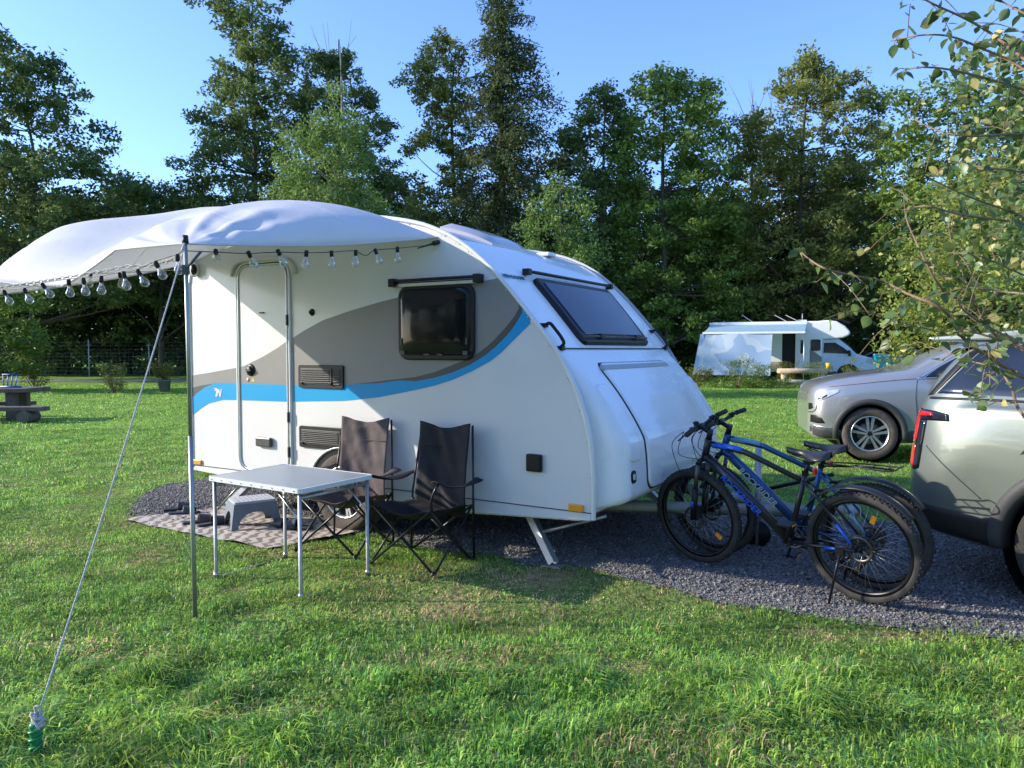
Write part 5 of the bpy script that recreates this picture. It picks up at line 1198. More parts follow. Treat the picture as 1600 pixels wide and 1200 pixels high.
# ---------------------------------------------------------------- silver crossover on the grass (x=0 at the nose, towards its tail +x)
def crossover(loc, rz, label, paint, cat='car', detail=True, group=None):
    c = empty('car', loc, rz, label, cat, group)
    S = lambda w, zb, sh, belt, roof, wr: sect(w, zb, sh, belt, roof, wr)
    st = [(0, [(0, .32), (.44, .32), (.50, .36), (.54, .45), (.55, .56), (.55, .66), (.54, .72), (.52, .75), (.48, .77), (.42, .785), (.34, .795), (.2, .80), (0, .80)]),
          (.06, [(0, .27), (.60, .27), (.67, .32), (.71, .44), (.725, .58), (.715, .70), (.69, .79), (.66, .82), (.60, .845), (.54, .86), (.44, .87), (.25, .88), (0, .88)]),
          (.22, [(0, .24), (.70, .24), (.79, .30), (.83, .44), (.85, .60), (.84, .74), (.80, .85), (.765, .89), (.70, .915), (.62, .93), (.52, .94), (.3, .95), (0, .955)]),
          (.55, [(0, .23), (.72, .23), (.84, .29), (.885, .45), (.905, .64), (.90, .79), (.86, .92), (.82, .955), (.74, .98), (.66, 1.0), (.56, 1.01), (.3, 1.02), (0, 1.03)]),
          (1.0, [(0, .22), (.73, .22), (.86, .28), (.895, .45), (.912, .68), (.905, .83), (.87, .98), (.83, 1.01), (.76, 1.04), (.68, 1.055), (.58, 1.07), (.3, 1.08), (0, 1.09)]),
          (1.38, [(0, .22), (.73, .22), (.86, .28), (.89, .45), (.908, .70), (.903, .86), (.868, 1.02), (.845, 1.04), (.80, 1.07), (.74, 1.095), (.66, 1.12), (.4, 1.14), (0, 1.15)]),
          (1.75, S(.905, .22, .86, 1.05, 1.36, .60)), (2.15, S(.905, .22, .87, 1.06, 1.53, .60)), (2.7, S(.905, .22, .88, 1.07, 1.60, .62)), (3.4, S(.905, .23, .90, 1.09, 1.58, .62)), (3.95, S(.90, .25, .92, 1.12, 1.50, .58)),
          (4.25, S(.86, .30, .92, 1.10, 1.28, .56)), (4.40, [(0, .4), (.6, .4), (.68, .43), (.70, .5), (.70, .7), (.69, .8), (.66, .95), (.64, .98), (.6, 1.0), (.5, 1.03), (.4, 1.04), (.3, 1.05), (0, 1.06)])]
    st = [((.88-(.88-a)*.83) if a < .88 else a, [(y, z+.065*sm((z-.62)/.25)*sm((1.9-a)/.6)) for y, z in q]) for a, q in st]
    Bd = Body(st, 100, 50); Bd.xm = lambda a: (.88-(.88-a)*.83) if a < .88 else a
    fx, rx = .88, 3.53
    Bd.mesh([(fx, .35, .39), (rx, .35, .39)], 'body', [paint], c)
    arch(Bd, fx, .35, .385, .46, c, -12, 192); arch(Bd, rx, .35, .385, .46, c, -12, 192)
    for sg in (1, -1):
        w = MB(); Bd.strip(w, [(1.50, 1.085), (1.9, 1.09), (2.42, 1.10)], [(1.72, 1.22), (2.05, 1.42), (2.42, 1.52)], .006, 0, sg, 26, 12); w.build('window', glassc, c)
        w = MB(); Bd.strip(w, [(2.48, 1.10), (2.9, 1.11), (3.35, 1.125)], [(2.48, 1.525), (2.9, 1.53), (3.25, 1.50)], .006, 0, sg, 22, 10); w.build('window', glassc, c)
        w = MB(); Bd.strip(w, [(3.40, 1.13), (3.6, 1.15), (3.85, 1.20)], [(3.32, 1.48), (3.55, 1.44), (3.80, 1.34)], .006, 0, sg, 14, 10); w.build('window', glassc, c)
        w = MB(); Bd.line(w, [(1.44, 1.08), (1.72, 1.235), (2.05, 1.437), (2.4, 1.54), (3.0, 1.555), (3.4, 1.50), (3.85, 1.34)], .009, .004, 0, sg); Bd.line(w, [(1.44, 1.078), (2.2, 1.085), (3.0, 1.10), (3.87, 1.19)], .008, .004, 0, sg); w.build('window_trim', chrome, c)
        w = MB(); Bd.strip(w, [(1.30, .24), (2.2, .24), (3.08, .24)], [(1.33, .40), (2.2, .40), (3.10, .40)], .012, 0, sg, 20, 6); Bd.strip(w, [(.02, .30), (.2, .255), (.46, .24)], [(.02, .42), (.2, .40), (.46, .385)], .010, 0, sg, 16, 6); w.build('sill_cladding', clad, c)
        w = MB(); Bd.line(w, [(1.43, 1.07), (1.41, .85), (1.43, .60), (1.42, .42)], .004, .0, 0, sg); Bd.line(w, [(2.46, 1.09), (2.47, .8), (2.44, .42)], .004, .0, 0, sg); Bd.line(w, [(.28, .955), (.7, 1.0), (1.1, 1.045), (1.42, 1.075)], .004, .0, 0, sg) ; w.build('panel_joint', gap, c)
        w = MB(); Bd.strip(w, [(.055, .735), (.15, .755), (.30, .83), (.44, .90)], [(.09, .83), (.17, .87), (.30, .915), (.44, .935)], .008, 0, sg, 18, 8)
        hl_ = w.build('headlight', mat('headlight_lens', (.50, .53, .56), .06, .3, var=.3, vs=14, coat=1), c)
        w = MB(); Bd.strip(w, [(.09, .765), (.16, .785), (.26, .84)], [(.11, .80), (.17, .825), (.26, .87)], .013, 0, sg, 8, 4); w.build('lamp', mat('lamp_dark', (.05, .055, .06), .1, .6), hl_)
        w = MB(); Bd.strip(w, [(.02, .46), (.12, .45), (.24, .46)], [(.025, .58), (.10, .58), (.17, .54)], .007, 0, sg, 12, 6); w.build('bumper_intake', black_pl, c); w = MB(); Bd.strip(w, [(.004, .62), (.03, .63), (.07, .66)], [(.004, .735), (.02, .735), (.05, .73)], .006, 0, sg, 8, 5); w.build('grille_corner', black_pl, c); w = MB(); Bd.line(w, [(.01, .60), (.05, .61), (.09, .65), (.10, .71)], .008, .004, 0, sg); w.build('grille_trim', chrome, c)
        w = MB(); Bd.strip(w, [(.03, .415), (.2, .40), (.36, .395)], [(.03, .44), (.2, .425), (.36, .42)], .014, 0, sg, 12, 3); w.build('bumper_trim', alu, c)
        w = MB(); w.sphere((1.93-.22, sg*1.0, 1.12), (.09, .10, .075), 14, 10, 0); w.tube([(1.70, sg*.86, 1.085), (1.71, sg*.95, 1.09)], .025, 8, 0); w.build('door_mirror', black_pl, c)
    # windscreen between the pillars
    m = MB(); P = []
    for u in np.linspace(0, 1, 12):
        x = 1.43+u*.68; z = 1.155+(1.545-1.155)*u; P.append([(x+.16*(abs(y)**2)+.0, y*(.80-.22*u), z+.012-.05*(y*y)) for y in np.linspace(-.96, .96, 15)])
    m.grid(P, 0, True); m.build('windscreen', glassc, c)
    m = MB(); m.box((.185, 0, .68), (.06, 1.0, .16)); m.build('grille', black_pl, c, bevel=.02)
    for cx in (fx, rx):
        for sg in (1, -1): m = MB(); m.lathe([(0, sg*.52), (.38, sg*.52), (.39, sg*.87)], c=(cx, 0, .35), n=36, axis='y'); m.build('wheel_housing', black_pl, c)
    for cx in (fx, rx):
        for sg in (1, -1): road_wheel(c, (cx, sg*.79, .345), .345, .236, .225, sg, 5, [rubber_dusty, alloy, discm], 1)
    return c
sil = crossover((4.07, 10.88, .045), R(-14), 'silver grey car parked on the grass facing left, behind the bicycles', silver_p)
far1 = crossover((18.0, 41.5, 0), R(-35), 'small pale grey car beyond the motorhome, in front of the trees', car_paint('pale_grey_paint', (.45, .46, .47), .4))
far2 = copy_tree(far1); far2.location = (20.5, 39.5, 0); far2.rotation_euler = (0, 0, R(-20)); far2['label'] = 'dark car standing in the shade behind the turquoise camp chair'
for o in kids(far2):
    if o.name.startswith('body'): o.data = o.data.copy(); o.data.materials[0] = car_paint('dark_paint', (.02, .022, .028), .3)
far1['group'] = far2['group'] = 'cars parked beyond the motorhome'

# ---------------------------------------------------------------- motorhome (x=0 at the tail, nose +x, near side y=0)
mh = empty('motorhome', (9.45, 36.2, 0), R(-23), 'white coachbuilt motorhome with its awning out and side screen down, nose to the right', 'motorhome')
MWd = 2.3; mw = mat('motorhome_white', (.78, .78, .77), .3, var=.02, coat=.3); mb_ = car_paint('cab_white', (.48, .58, .72), .1)
m = MB(); prof = [(.0, .45), (0, 2.45), (.08, 2.72), (.25, 2.80), (4.9, 2.80), (5.3, 2.84), (5.7, 2.78), (6.05, 2.56), (6.27, 2.30), (6.25, 2.16), (6.0, 2.03), (5.6, 1.98), (5.1, 1.95), (5.1, .45)]
m.prism(prof, 0, MWd, 0, smooth=False); m.build('living_body', mw, mh, bevel=.07, seg=3)
m = MB(); cabp = [(5.000, .40), (5.000, 2.02), (5.760, 2.02), (6.240, 1.62), (6.520, 1.32), (7.160, 1.12), (7.360, .92), (7.400, .5), (7.360, .38), (6.600, .38)]
m.prism(cabp, .12, MWd-.12, 0); cb = m.build('cab', mb_, mh, bevel=.08, seg=3)
m = MB(); m.prism([(5.160, 1.35), (5.184, 1.80), (5.640, 1.82), (6.040, 1.55), (6.320, 1.30)], .095, .13, 0); m.build('cab_window', glassc, mh)
m = MB(); m.prism([(5.784, 2.0), (6.256, 1.62), (6.496, 1.36), (6.528, 1.38), (6.272, 1.66), (5.816, 2.03)], .22, MWd-.22, 0); m.build('windscreen', glassc, mh)
m = MB(); m.prism([(6.200, 1.20), (6.160, 1.45), (6.280, 1.47), (6.320, 1.2)], -.10, .10, 0); m.build('door_mirror', black_pl, mh, bevel=.02)
m = MB(); m.prism([(6.920, .92), (6.960, 1.12), (7.160, 1.08), (7.328, .92), (7.328, .82)], .10, .16, 0); m.build('headlight', MC['headlight_lens'], mh)
m = MB(); m.box((7.38, MWd/2, .72), (.06, 1.3, .35)); m.build('grille', black_pl, mh, bevel=.02)
m = MB(); m.prism([(6.560, .36), (7.400, .36), (7.408, .56), (6.560, .50)], .09, MWd-.09); m.build('front_bumper', mat('dark_grey_pl'), mh)
m = MB(); m.prism([(5.72, .38)]+[(6.22+.48*math.cos(a), .38+.46*math.sin(a)) for a in np.linspace(math.pi, 0, 16)]+[(6.7, .38)], .09, .12); m.build('wheel_arch', black_pl, mh)
m = MB(); m.prism([(5.120, .38)]+[(5.160, .5), (5.720, .5), (5.720, .38)], .09, .13); m.build('cab_sill', mat('dark_grey_pl'), mh)
for x in (1.9, 6.22):
    for y, sg in ((.18, -1), (MWd-.18, 1)): road_wheel(mh, (x, y, .34), .34, .20, .2, sg, 8, [rubber, alloy, discm])
# beige lower stripe, door opening, door, side windows
m = MB(); m.box((2.55, -.006, .72), (5.1, .02, .42)); m.build('lower_stripe', mat('beige_skirt', (.42, .36, .30), .4), mh)
m = MB(); m.prism([(4.5, .5), (5.1, .5), (5.1, 1.15), (4.7, 1.45), (4.4, 1.6)], -.012, .01); m.build('side_graphic', mat('taupe', (.22, .21, .20), .4), mh)
m = MB(); m.box((3.68, -.004, 1.45), (.58, .03, 1.85)); m.build('doorway', mat('doorway_shade', (.01, .01, .01), .8), mh)  # flat black panel paints the shade inside the open doorway
dm = empty('entrance_door', (3.98, -.01, 0)); dm.parent = mh
m = MB(); m.box((.29, -.06, 1.42), (.62, .04, 1.80)); m.build('door_leaf', mw, dm, bevel=.02); m = MB(); m.box((.29, -.085, 1.62), (.16, .02, .62)); m.build('pane', glassc, dm)
for x, z, a, b_ in ((4.83, 1.70, .42, .52),): m = MB(); m.prism(rrect(x-a/2, x+a/2, z-b_/2, z+b_/2, .08), -.03, .0); m.build('window', glassc, mh)
m = MB(); m.prism(rrect(.5, 1.4, 1.5, 2.0, .08), -.03, .0); m.build('window', glassc, mh)
m = MB(); m.box((.9, -.006, .78), (.5, .03, .3)); m.box((2.2, -.03, .78), (.22, .03, .28)); m.build('service_flap', mat('grey_flap', (.5, .5, .49), .4), mh)
# roof furniture
for x, t_ in ((1.75, 35), (3.25, 30), (3.75, 28)):
    m = MB(); m.box((x, 1.1, 2.98), (.62, .6, .035), rot=Matrix.Rotation(R(t_), 3, 'Y')); m.build('roof_hatch', MC['smoked_hatch'], mh); 
m = MB(); m.tube([(4.2, 1.2, 2.8), (4.2, 1.2, 3.2)], .015, 6); m.box((4.2, 1.2, 2.85), (.4, .3, .1)); m.build('aerial', alu_white, mh)
m = MB(); m.prism([(5.6, 2.93), (5.75, 2.97), (6.3, 2.74), (6.25, 2.68)], .7, 1.6); m.build('roof_window', black_pl, mh)
# its awning: sloping cloth and a hanging printed screen
awm = MB(); m = MB(); P = [[(.12+4.3*u+(.0), -2.2*v-.02, 2.68-.42*v-.03*math.sin(math.pi*v)) for u in np.linspace(0, 1, 14)] for v in np.linspace(0, 1, 10)]
for r_ in P:
    for i, p in enumerate(r_): pass
m.grid(P, 0, True); aw = m.build('awning_cloth', mat('pale_blue_cloth', (.36, .55, .70), .7, transl=.2), mh, fixn=False)
m = MB(); m.box((2.27, -2.22, 2.24), (4.35, .05, .09)); m.box((2.27, -.04, 2.72), (4.38, .10, .12)); m.build('awning_rail', mw, mh, bevel=.01)
m = MB(); P = [[(.0+3.1*u-.25*v*(1-u)-.05*v, -2.22-.25*v+.03*math.sin(9*u), 2.2-1.85*v) for u in np.linspace(0, 1, 20)] for v in np.linspace(0, 1, 12)]
m.grid(P, 0, True)
ms_ = bpy.data.materials.new('printed_screen'); ms_.use_nodes = True; t = ms_.node_tree; N = t.nodes; Lk = t.links; b = N['Principled BSDF']; b.inputs['Roughness'].default_value = .7
tc = N.new('ShaderNodeTexCoord'); nz = N.new('ShaderNodeTexNoise'); nz.inputs['Scale'].default_value = 1.1; nz.inputs['Detail'].default_value = 1; Lk.new(tc.outputs['Object'], nz.inputs['Vector'])
cr = N.new('ShaderNodeValToRGB'); cr.color_ramp.interpolation = 'CONSTANT'; cr.color_ramp.elements[0].color = (.26, .37, .53, 1); cr.color_ramp.elements[1].position = .50; cr.color_ramp.elements[1].color = (.42, .49, .58, 1); el = cr.color_ramp.elements.new(.60); el.color = (.33, .43, .56, 1); Lk.new(nz.outputs['Fac'], cr.inputs[0]); Lk.new(cr.outputs[0], b.inputs['Base Color'])
m.build('awning_screen', ms_, mh, fixn=False)
for x in (.15, 4.4):
    m = MB(); m.tube([(x, -2.22, 2.22), (x, -2.22, 0)], .02, 8); m.build('awning_leg', alu, mh)
# ================================================================ TREES AND SHRUBS
leaf_m = mat('tree_foliage', attr=True, rough=.5, var=.12, vs=1.5, transl=.42, spec=.35)
leaf_near = mat('near_leaf', attr=True, rough=.38, var=.25, vs=45, transl=.35, spec=.5)
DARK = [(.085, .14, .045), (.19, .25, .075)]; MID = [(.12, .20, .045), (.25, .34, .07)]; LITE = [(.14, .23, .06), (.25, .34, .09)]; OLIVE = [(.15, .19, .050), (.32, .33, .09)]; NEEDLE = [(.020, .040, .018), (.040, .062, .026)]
def leafcloud(cent, rad, nper, size, cols, seed, flat=.62, aspect=.5, droop=0.0, tintvar=.3):
    rg = np.random.default_rng(seed); K = len(cent); cent = np.asarray(cent); rad = np.asarray(rad)
    cnt = np.maximum(3, (nper*(rad/np.mean(rad))**2).astype(int)); idx = np.repeat(np.arange(K), cnt); n = len(idx)
    d = rg.normal(0, 1, (n, 3)); d /= np.linalg.norm(d, axis=1)[:, None]; rr = rg.random(n)**.45
    # lumpy: a few sub-clumps in every clump
    sub = rg.normal(0, .33, (K, 6, 3)); s_ = sub[idx, rg.integers(0, 6, n)]
    p = (d*rr[:, None]*.62+s_)*rad[idx][:, None]; p[:, 2] *= flat; p[:, 2] -= droop*rg.random(n)*rad[idx]
    p += cent[idx]
    s = size*rg.uniform(.55, 1.35, n)
    nz = rg.normal(0, 1, (n, 3)); nz[:, 2] = np.abs(nz[:, 2])+.35; nz /= np.linalg.norm(nz, axis=1)[:, None]
    t = rg.normal(0, 1, (n, 3)); t[:, 2] -= droop*2; t -= nz*(t*nz).sum(1)[:, None]; t /= np.linalg.norm(t, axis=1)[:, None]; b = np.cross(nz, t)
    a = s[:, None]; w = a*aspect
    V = np.stack([p-t*a*.5, p+b*w*.5-t*a*.05, p+t*a*.5, p-b*w*.5-t*a*.05], 1)
    V[:, 0] -= nz*a*.05; V[:, 2] -= nz*a*.08
    c0, c1 = np.array(cols[0]), np.array(cols[1])
    q = np.clip(rg.random(K)[idx]*.65+rg.random(n)*.5-.1, 0, 1)[:, None]
    C = (c0*(1-q)+c1*q)*rg.uniform(1-tintvar, 1+tintvar, (n, 1))
    return V.reshape(-1, 3), np.arange(n*4).reshape(-1, 4), np.repeat(C, 4, 0)
def poly_tree(name, label, cat, poly, Y, trunk, cols, r=.75, dens=1.0, nper=95, size=.24, aspect=.5, seed=1, flat=.62, droop=0, tr=.17, bm=None, group='trees around the camping meadow', depth=.85, nlimb=46, twigs=0):
    """crown volume measured from the photo's outline at distance Y; real depth comes from the local crown width"""
    rg = np.random.default_rng(seed); pts = [D(x, y, Y) for x, y in poly]; P2 = [(p.x, p.z) for p in pts]
    xs = [p[0] for p in P2]; zs = [p[1] for p in P2]
    area = abs(sum(P2[i][0]*P2[(i+1) % len(P2)][1]-P2[(i+1) % len(P2)][0]*P2[i][1] for i in range(len(P2))))/2
    N_ = int(area/(r*r)*2.1*dens); cx = rg.uniform(min(xs), max(xs), N_*16); cz = rg.uniform(max(min(zs), .8), max(zs), N_*16)
    # shrink test: cluster centres stay a little inside the outline
    k = inpoly(cx, cz, P2)
    for dx_, dz_ in ((.3, 0), (-.3, 0), (0, .3)): k &= inpoly(cx+dx_*r*rg.uniform(.0, 1.1, len(cx)), cz+dz_*r*rg.uniform(.0, 1.1, len(cx)), P2)
    cx = cx[k][:N_]; cz = cz[k][:N_]; n = len(cx)
    # local width at each height
    grid = np.linspace(min(xs), max(xs), 80); cy = np.zeros(n)
    for i in range(n):
        ins = inpoly(grid, np.full(80, cz[i]), P2); 
        if ins.any(): l, r_ = grid[ins][0], grid[ins][-1]; c = (l+r_)/2; h = max(.3, (r_-l)/2); u = min(.98, abs(cx[i]-c)/h); cy[i] = rg.uniform(-1, 1)*h*math.sqrt(1-u*u)*depth
    base = D(*trunk[-1], Y); bx = base.x; cent = np.stack([cx-bx, cy, cz], 1); rad = r*rg.uniform(.55, 1.25, n)
    e = empty(name, (bx, Y, 0), 0, label, cat, group)
    V, F, C = leafcloud(cent, rad, nper, size, cols, seed, flat, aspect, droop)
    numesh('crown', V, F, leaf_m, C, e)
    m = MB(); tp = [D(x, y, Y) for x, y in trunk][::-1]; path = [Vector((bx-bx, 0, -.1))]+[Vector((p.x-bx, rg.normal(0, .15) if i else 0, max(.0, p.z))) for i, p in enumerate(tp) if p.z > .3]
    path = smooth_path(path, 4); L_ = len(path); m.tube(path, [tr*(1-.88*i/(L_-1)) for i in range(L_)], 9)
    order = rg.permutation(n)[:nlimb]
    for j in order:
        c = Vector(cent[j]); cand = [(abs((q.z)-(c.z-.35*math.hypot(c.x-q.x, c.y-q.y))), i) for i, q in enumerate(path)]; i0 = min(cand)[1]; s0 = path[i0]
        ln = (c-s0).length; r0 = min(tr*(1-.88*i0/(L_-1))*.5, .03+ln*.014); mid = s0.lerp(c, .5)+Vector((rg.normal(0, .12), rg.normal(0, .12), rg.normal(0, .12)-.04*ln))
        m.tube(smooth_path([s0, mid, c], 3), [r0*(1-.8*q/6) for q in range(7)], 5)
    m.build('trunk', bm or bark, e, fixn=False)
    return e
TG = 'trees around the camping meadow'
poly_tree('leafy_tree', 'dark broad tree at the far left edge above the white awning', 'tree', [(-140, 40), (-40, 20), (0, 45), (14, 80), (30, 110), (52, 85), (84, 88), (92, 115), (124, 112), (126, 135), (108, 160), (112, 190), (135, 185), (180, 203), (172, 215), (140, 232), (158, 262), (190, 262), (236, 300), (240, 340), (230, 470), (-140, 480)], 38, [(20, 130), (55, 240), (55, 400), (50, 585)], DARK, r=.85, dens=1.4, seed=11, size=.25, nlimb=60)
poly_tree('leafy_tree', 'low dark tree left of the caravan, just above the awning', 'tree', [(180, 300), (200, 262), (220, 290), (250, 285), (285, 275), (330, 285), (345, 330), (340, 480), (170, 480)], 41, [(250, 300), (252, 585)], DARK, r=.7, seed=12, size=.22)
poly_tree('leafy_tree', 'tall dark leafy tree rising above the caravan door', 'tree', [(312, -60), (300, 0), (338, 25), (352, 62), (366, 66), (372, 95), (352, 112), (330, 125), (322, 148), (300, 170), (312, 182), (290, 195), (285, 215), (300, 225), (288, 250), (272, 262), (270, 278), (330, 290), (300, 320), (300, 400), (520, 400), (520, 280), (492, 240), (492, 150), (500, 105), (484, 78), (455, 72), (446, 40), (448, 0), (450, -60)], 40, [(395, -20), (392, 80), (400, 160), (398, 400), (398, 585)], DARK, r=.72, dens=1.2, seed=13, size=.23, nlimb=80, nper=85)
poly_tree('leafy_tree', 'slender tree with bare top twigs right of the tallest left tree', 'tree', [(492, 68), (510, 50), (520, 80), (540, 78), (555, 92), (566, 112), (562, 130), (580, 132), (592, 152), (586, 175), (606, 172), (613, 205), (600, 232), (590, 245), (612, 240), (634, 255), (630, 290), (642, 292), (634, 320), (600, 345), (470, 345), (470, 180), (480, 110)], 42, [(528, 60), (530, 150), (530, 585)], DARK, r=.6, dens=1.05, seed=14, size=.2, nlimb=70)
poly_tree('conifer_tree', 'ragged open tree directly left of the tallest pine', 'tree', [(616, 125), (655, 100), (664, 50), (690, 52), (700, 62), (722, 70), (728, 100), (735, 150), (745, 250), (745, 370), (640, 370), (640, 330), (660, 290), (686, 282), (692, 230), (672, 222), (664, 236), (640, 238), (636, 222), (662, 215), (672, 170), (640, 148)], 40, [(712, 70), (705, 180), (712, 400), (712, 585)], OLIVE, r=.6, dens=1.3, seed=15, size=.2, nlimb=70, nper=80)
def conifer(label, cx, Y, top, bottom, widths, cols, seed, tilt=12):
    """needle tree: whorls of limbs along a straight trunk, widths = [(py, left px, right px)]"""
    rg = np.random.default_rng(seed); b0 = D(cx, 585, Y); e = empty('conifer_tree', (b0.x, Y, 0), 0, label, 'tree', TG)
    T0 = D(cx, top, Y).z; ys = [w[0] for w in widths]; cent = []; rad = []; m = MB(); m.tube([(0, 0, -.1), (.05, 0, T0*.4), (-.05, .05, T0*.75), (0, 0, T0)], [.30, .2, .11, .02], 10)
    zz = D(cx, bottom, Y).z; z = zz
    while z < T0-.2:
        py = 546-(z-1.5)/Y*FPX; wl = float(np.interp(py, ys, [w[1] for w in widths])); wr = float(np.interp(py, ys, [w[2] for w in widths]))
        for k in range(6):
            a = rg.uniform(0, 6.28); wd = (wr if math.cos(a) > 0 else wl)/FPX*Y*rg.uniform(.5, 1.08); dx, dy = math.cos(a)*wd, math.sin(a)*wd*.9; tip = Vector((dx, dy, z+rg.uniform(-.30, .02)*wd*.5))
            m.tube(smooth_path([(0, 0, z), (dx*.5, dy*.5, z+.10*wd), tip], 3), [.035*(1-.8*q/6)+.006 for q in range(7)], 5)
            for s in np.arange(.25, 1.02, .55/max(wd, .6)):
                q = Vector((dx*s, dy*s, z+(.10*wd*math.sin(math.pi*s)*1.0)-.12*wd*s*s)); cent.append((q.x, q.y, q.z-.08)); rad.append(.36+.22*(1-s)+.05*wd)
        z += .36+.1*rg.random()
    V, F, C = leafcloud(np.array(cent), np.array(rad)*1.15, 50, .21, cols, seed, .65, .40, .35); numesh('crown', V, F, leaf_m, C, e); m.build('trunk', bark, e, fixn=False); return e
conifer('tallest dark pine behind the caravan roof hatch', 784, 38, -18, 470, [(-20, 14, 14), (0, 30, 34), (30, 44, 50), (60, 50, 74), (110, 66, 88), (165, 70, 112), (200, 74, 84), (260, 84, 80), (330, 84, 72), (470, 76, 60)], [(.065, .10, .04), (.13, .16, .06)], 16)
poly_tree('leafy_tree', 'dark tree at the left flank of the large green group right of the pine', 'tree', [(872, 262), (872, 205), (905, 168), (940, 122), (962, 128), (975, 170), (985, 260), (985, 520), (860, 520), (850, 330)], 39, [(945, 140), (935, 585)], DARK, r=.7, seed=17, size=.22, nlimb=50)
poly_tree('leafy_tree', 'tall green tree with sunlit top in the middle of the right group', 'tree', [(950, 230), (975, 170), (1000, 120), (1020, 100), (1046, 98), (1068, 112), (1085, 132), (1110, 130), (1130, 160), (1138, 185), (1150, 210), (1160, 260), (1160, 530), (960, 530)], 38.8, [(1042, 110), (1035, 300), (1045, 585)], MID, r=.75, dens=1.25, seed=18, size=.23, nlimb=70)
poly_tree('leafy_tree', 'broad green tree with yellowing crown above the motorhome', 'tree', [(1140, 230), (1158, 175), (1190, 165), (1205, 135), (1230, 108), (1260, 75), (1272, 85), (1290, 108), (1330, 125), (1345, 142), (1370, 150), (1385, 200), (1390, 280), (1420, 400), (1430, 500), (1130, 500)], 40, [(1262, 90), (1250, 300), (1255, 585)], OLIVE, r=.8, dens=1.3, seed=19, size=.24, nlimb=70)
poly_tree('leafy_tree', 'pale green tree behind the overhanging twigs at the right', 'tree', [(1385, 170), (1400, 140), (1430, 130), (1470, 145), (1520, 120), (1600, 110), (1700, 130), (1740, 500), (1400, 500), (1380, 300)], 34, [(1480, 150), (1490, 585)], MID, r=.8, dens=1.0, seed=20, size=.24)
poly_tree('young_tree', 'bright green young birch behind the awning hump', 'tree', [(435, 235), (455, 200), (482, 185), (500, 150), (528, 118), (545, 150), (575, 190), (588, 235), (605, 260), (612, 320), (600, 420), (420, 420), (428, 300)], 26, [(530, 60), (532, 200), (528, 600)], LITE, r=.5, dens=1.0, seed=21, size=.13, flat=.9, droop=.4, tr=.08, bm=bark_b, nper=110, nlimb=60)
poly_tree('young_tree', 'bright green young birch right of the caravan roof', 'tree', [(822, 390), (818, 345), (835, 315), (852, 285), (872, 265), (895, 285), (915, 320), (930, 350), (938, 420), (940, 560), (815, 560)], 24, [(874, 270), (878, 420), (878, 600)], LITE, r=.45, dens=1.0, seed=22, size=.12, flat=.9, droop=.4, tr=.07, bm=bark_b, nper=110, nlimb=50)
poly_tree('leafy_bush', 'leafy green tree hanging to the ground at the far left', 'tree', [(-120, 440), (-60, 430), (20, 445), (62, 470), (70, 500), (60, 540), (66, 580), (20, 600), (-120, 600)], 27, [(-60, 450), (-58, 600)], MID, r=.5, dens=1.0, seed=23, size=.16, tr=.1)
poly_tree('leafy_bush', 'yellow green bush behind the silver car, under the overhanging twigs', 'tree', [(1412, 520), (1400, 470), (1420, 420), (1440, 340), (1480, 300), (1520, 250), (1600, 210), (1760, 260), (1780, 640), (1420, 600)], 13.5, [(1560, 280), (1570, 690)], [(.17, .24, .045), (.36, .38, .09)], r=.42, dens=1.3, seed=24, size=.085, aspect=.6, flat=.9, droop=.2, tr=.06, nper=105, nlimb=90)
poly_tree('young_tree', 'thin pale willow bush behind the motorhome roof', 'tree', [(1190, 500), (1195, 460), (1212, 415), (1235, 400), (1250, 430), (1262, 480), (1262, 560), (1190, 560)], 40.5, [(1225, 410), (1225, 590)], OLIVE, r=.45, dens=.8, seed=25, size=.16, tr=.05, droop=.3)
# bare twigs over two crowns
for px, py, Y, n_ in ((525, 95, 42, 14), (1175, 190, 40, 16)):
    m = MB(); rg = np.random.default_rng(px)
    for k in range(n_):
        a = D(px+rg.uniform(-16, 16), py+rg.uniform(10, 70), Y); b_ = D(px+rg.uniform(-40, 34), py-rg.uniform(5, 70), Y); m.tube(smooth_path([a, a.lerp(b_, .5)+Vector((rg.normal(0, .15), rg.normal(0, .5), 0)), b_], 3), [.028, .024, .02, .016, .013, .01, .008], 4)
    base = D(px, 585, Y); m.tube([(base.x, Y, 0), D(px, py+20, Y)], [.10, .03], 6)
    tag(m.build('bare_tree', twig_m, fixn=False), 'bare dead stem above the slender tree left' if px < 800 else 'bare dead stem between the two big green crowns at the right', 'tree', TG)
# the dense wood behind: whole trees, copied
def wood_tree(seed, h, w, cols):
    rg = np.random.default_rng(seed); e = empty('woodland_tree', (0, 0, 0), 0, 'dark leafy tree in the dense wood behind the meadow', 'tree', 'trees of the dense wood behind the meadow')
    n = 120; z = h*(.10+.88*rg.random(n)); t = z/h; rr = w*np.sqrt(np.clip(1-((t-.45)/.56)**2, .05, 1)); a = rg.uniform(0, 6.28, n); q = np.sqrt(rg.random(n)); cent = np.stack([np.cos(a)*rr*q, np.sin(a)*rr*q, z], 1)
    V, F, C = leafcloud(cent, rg.uniform(.7, 1.3, n), 80, .30, cols, seed); numesh('crown', V, F, leaf_m, C, e)
    m = MB(); m.tube([(0, 0, -.1), (.1, 0, h*.5), (0, .1, h*.93)], [.2, .13, .03], 8)
    for j in range(26): c = Vector(cent[j]); m.tube([(0, 0, max(.5, c.z-1.2)), c], [.05, .015], 5)
    m.build('trunk', bark, e, fixn=False); return e
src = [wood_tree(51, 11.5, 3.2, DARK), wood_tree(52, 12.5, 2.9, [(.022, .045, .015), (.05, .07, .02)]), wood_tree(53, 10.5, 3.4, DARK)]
rg = np.random.default_rng(5); i = 0
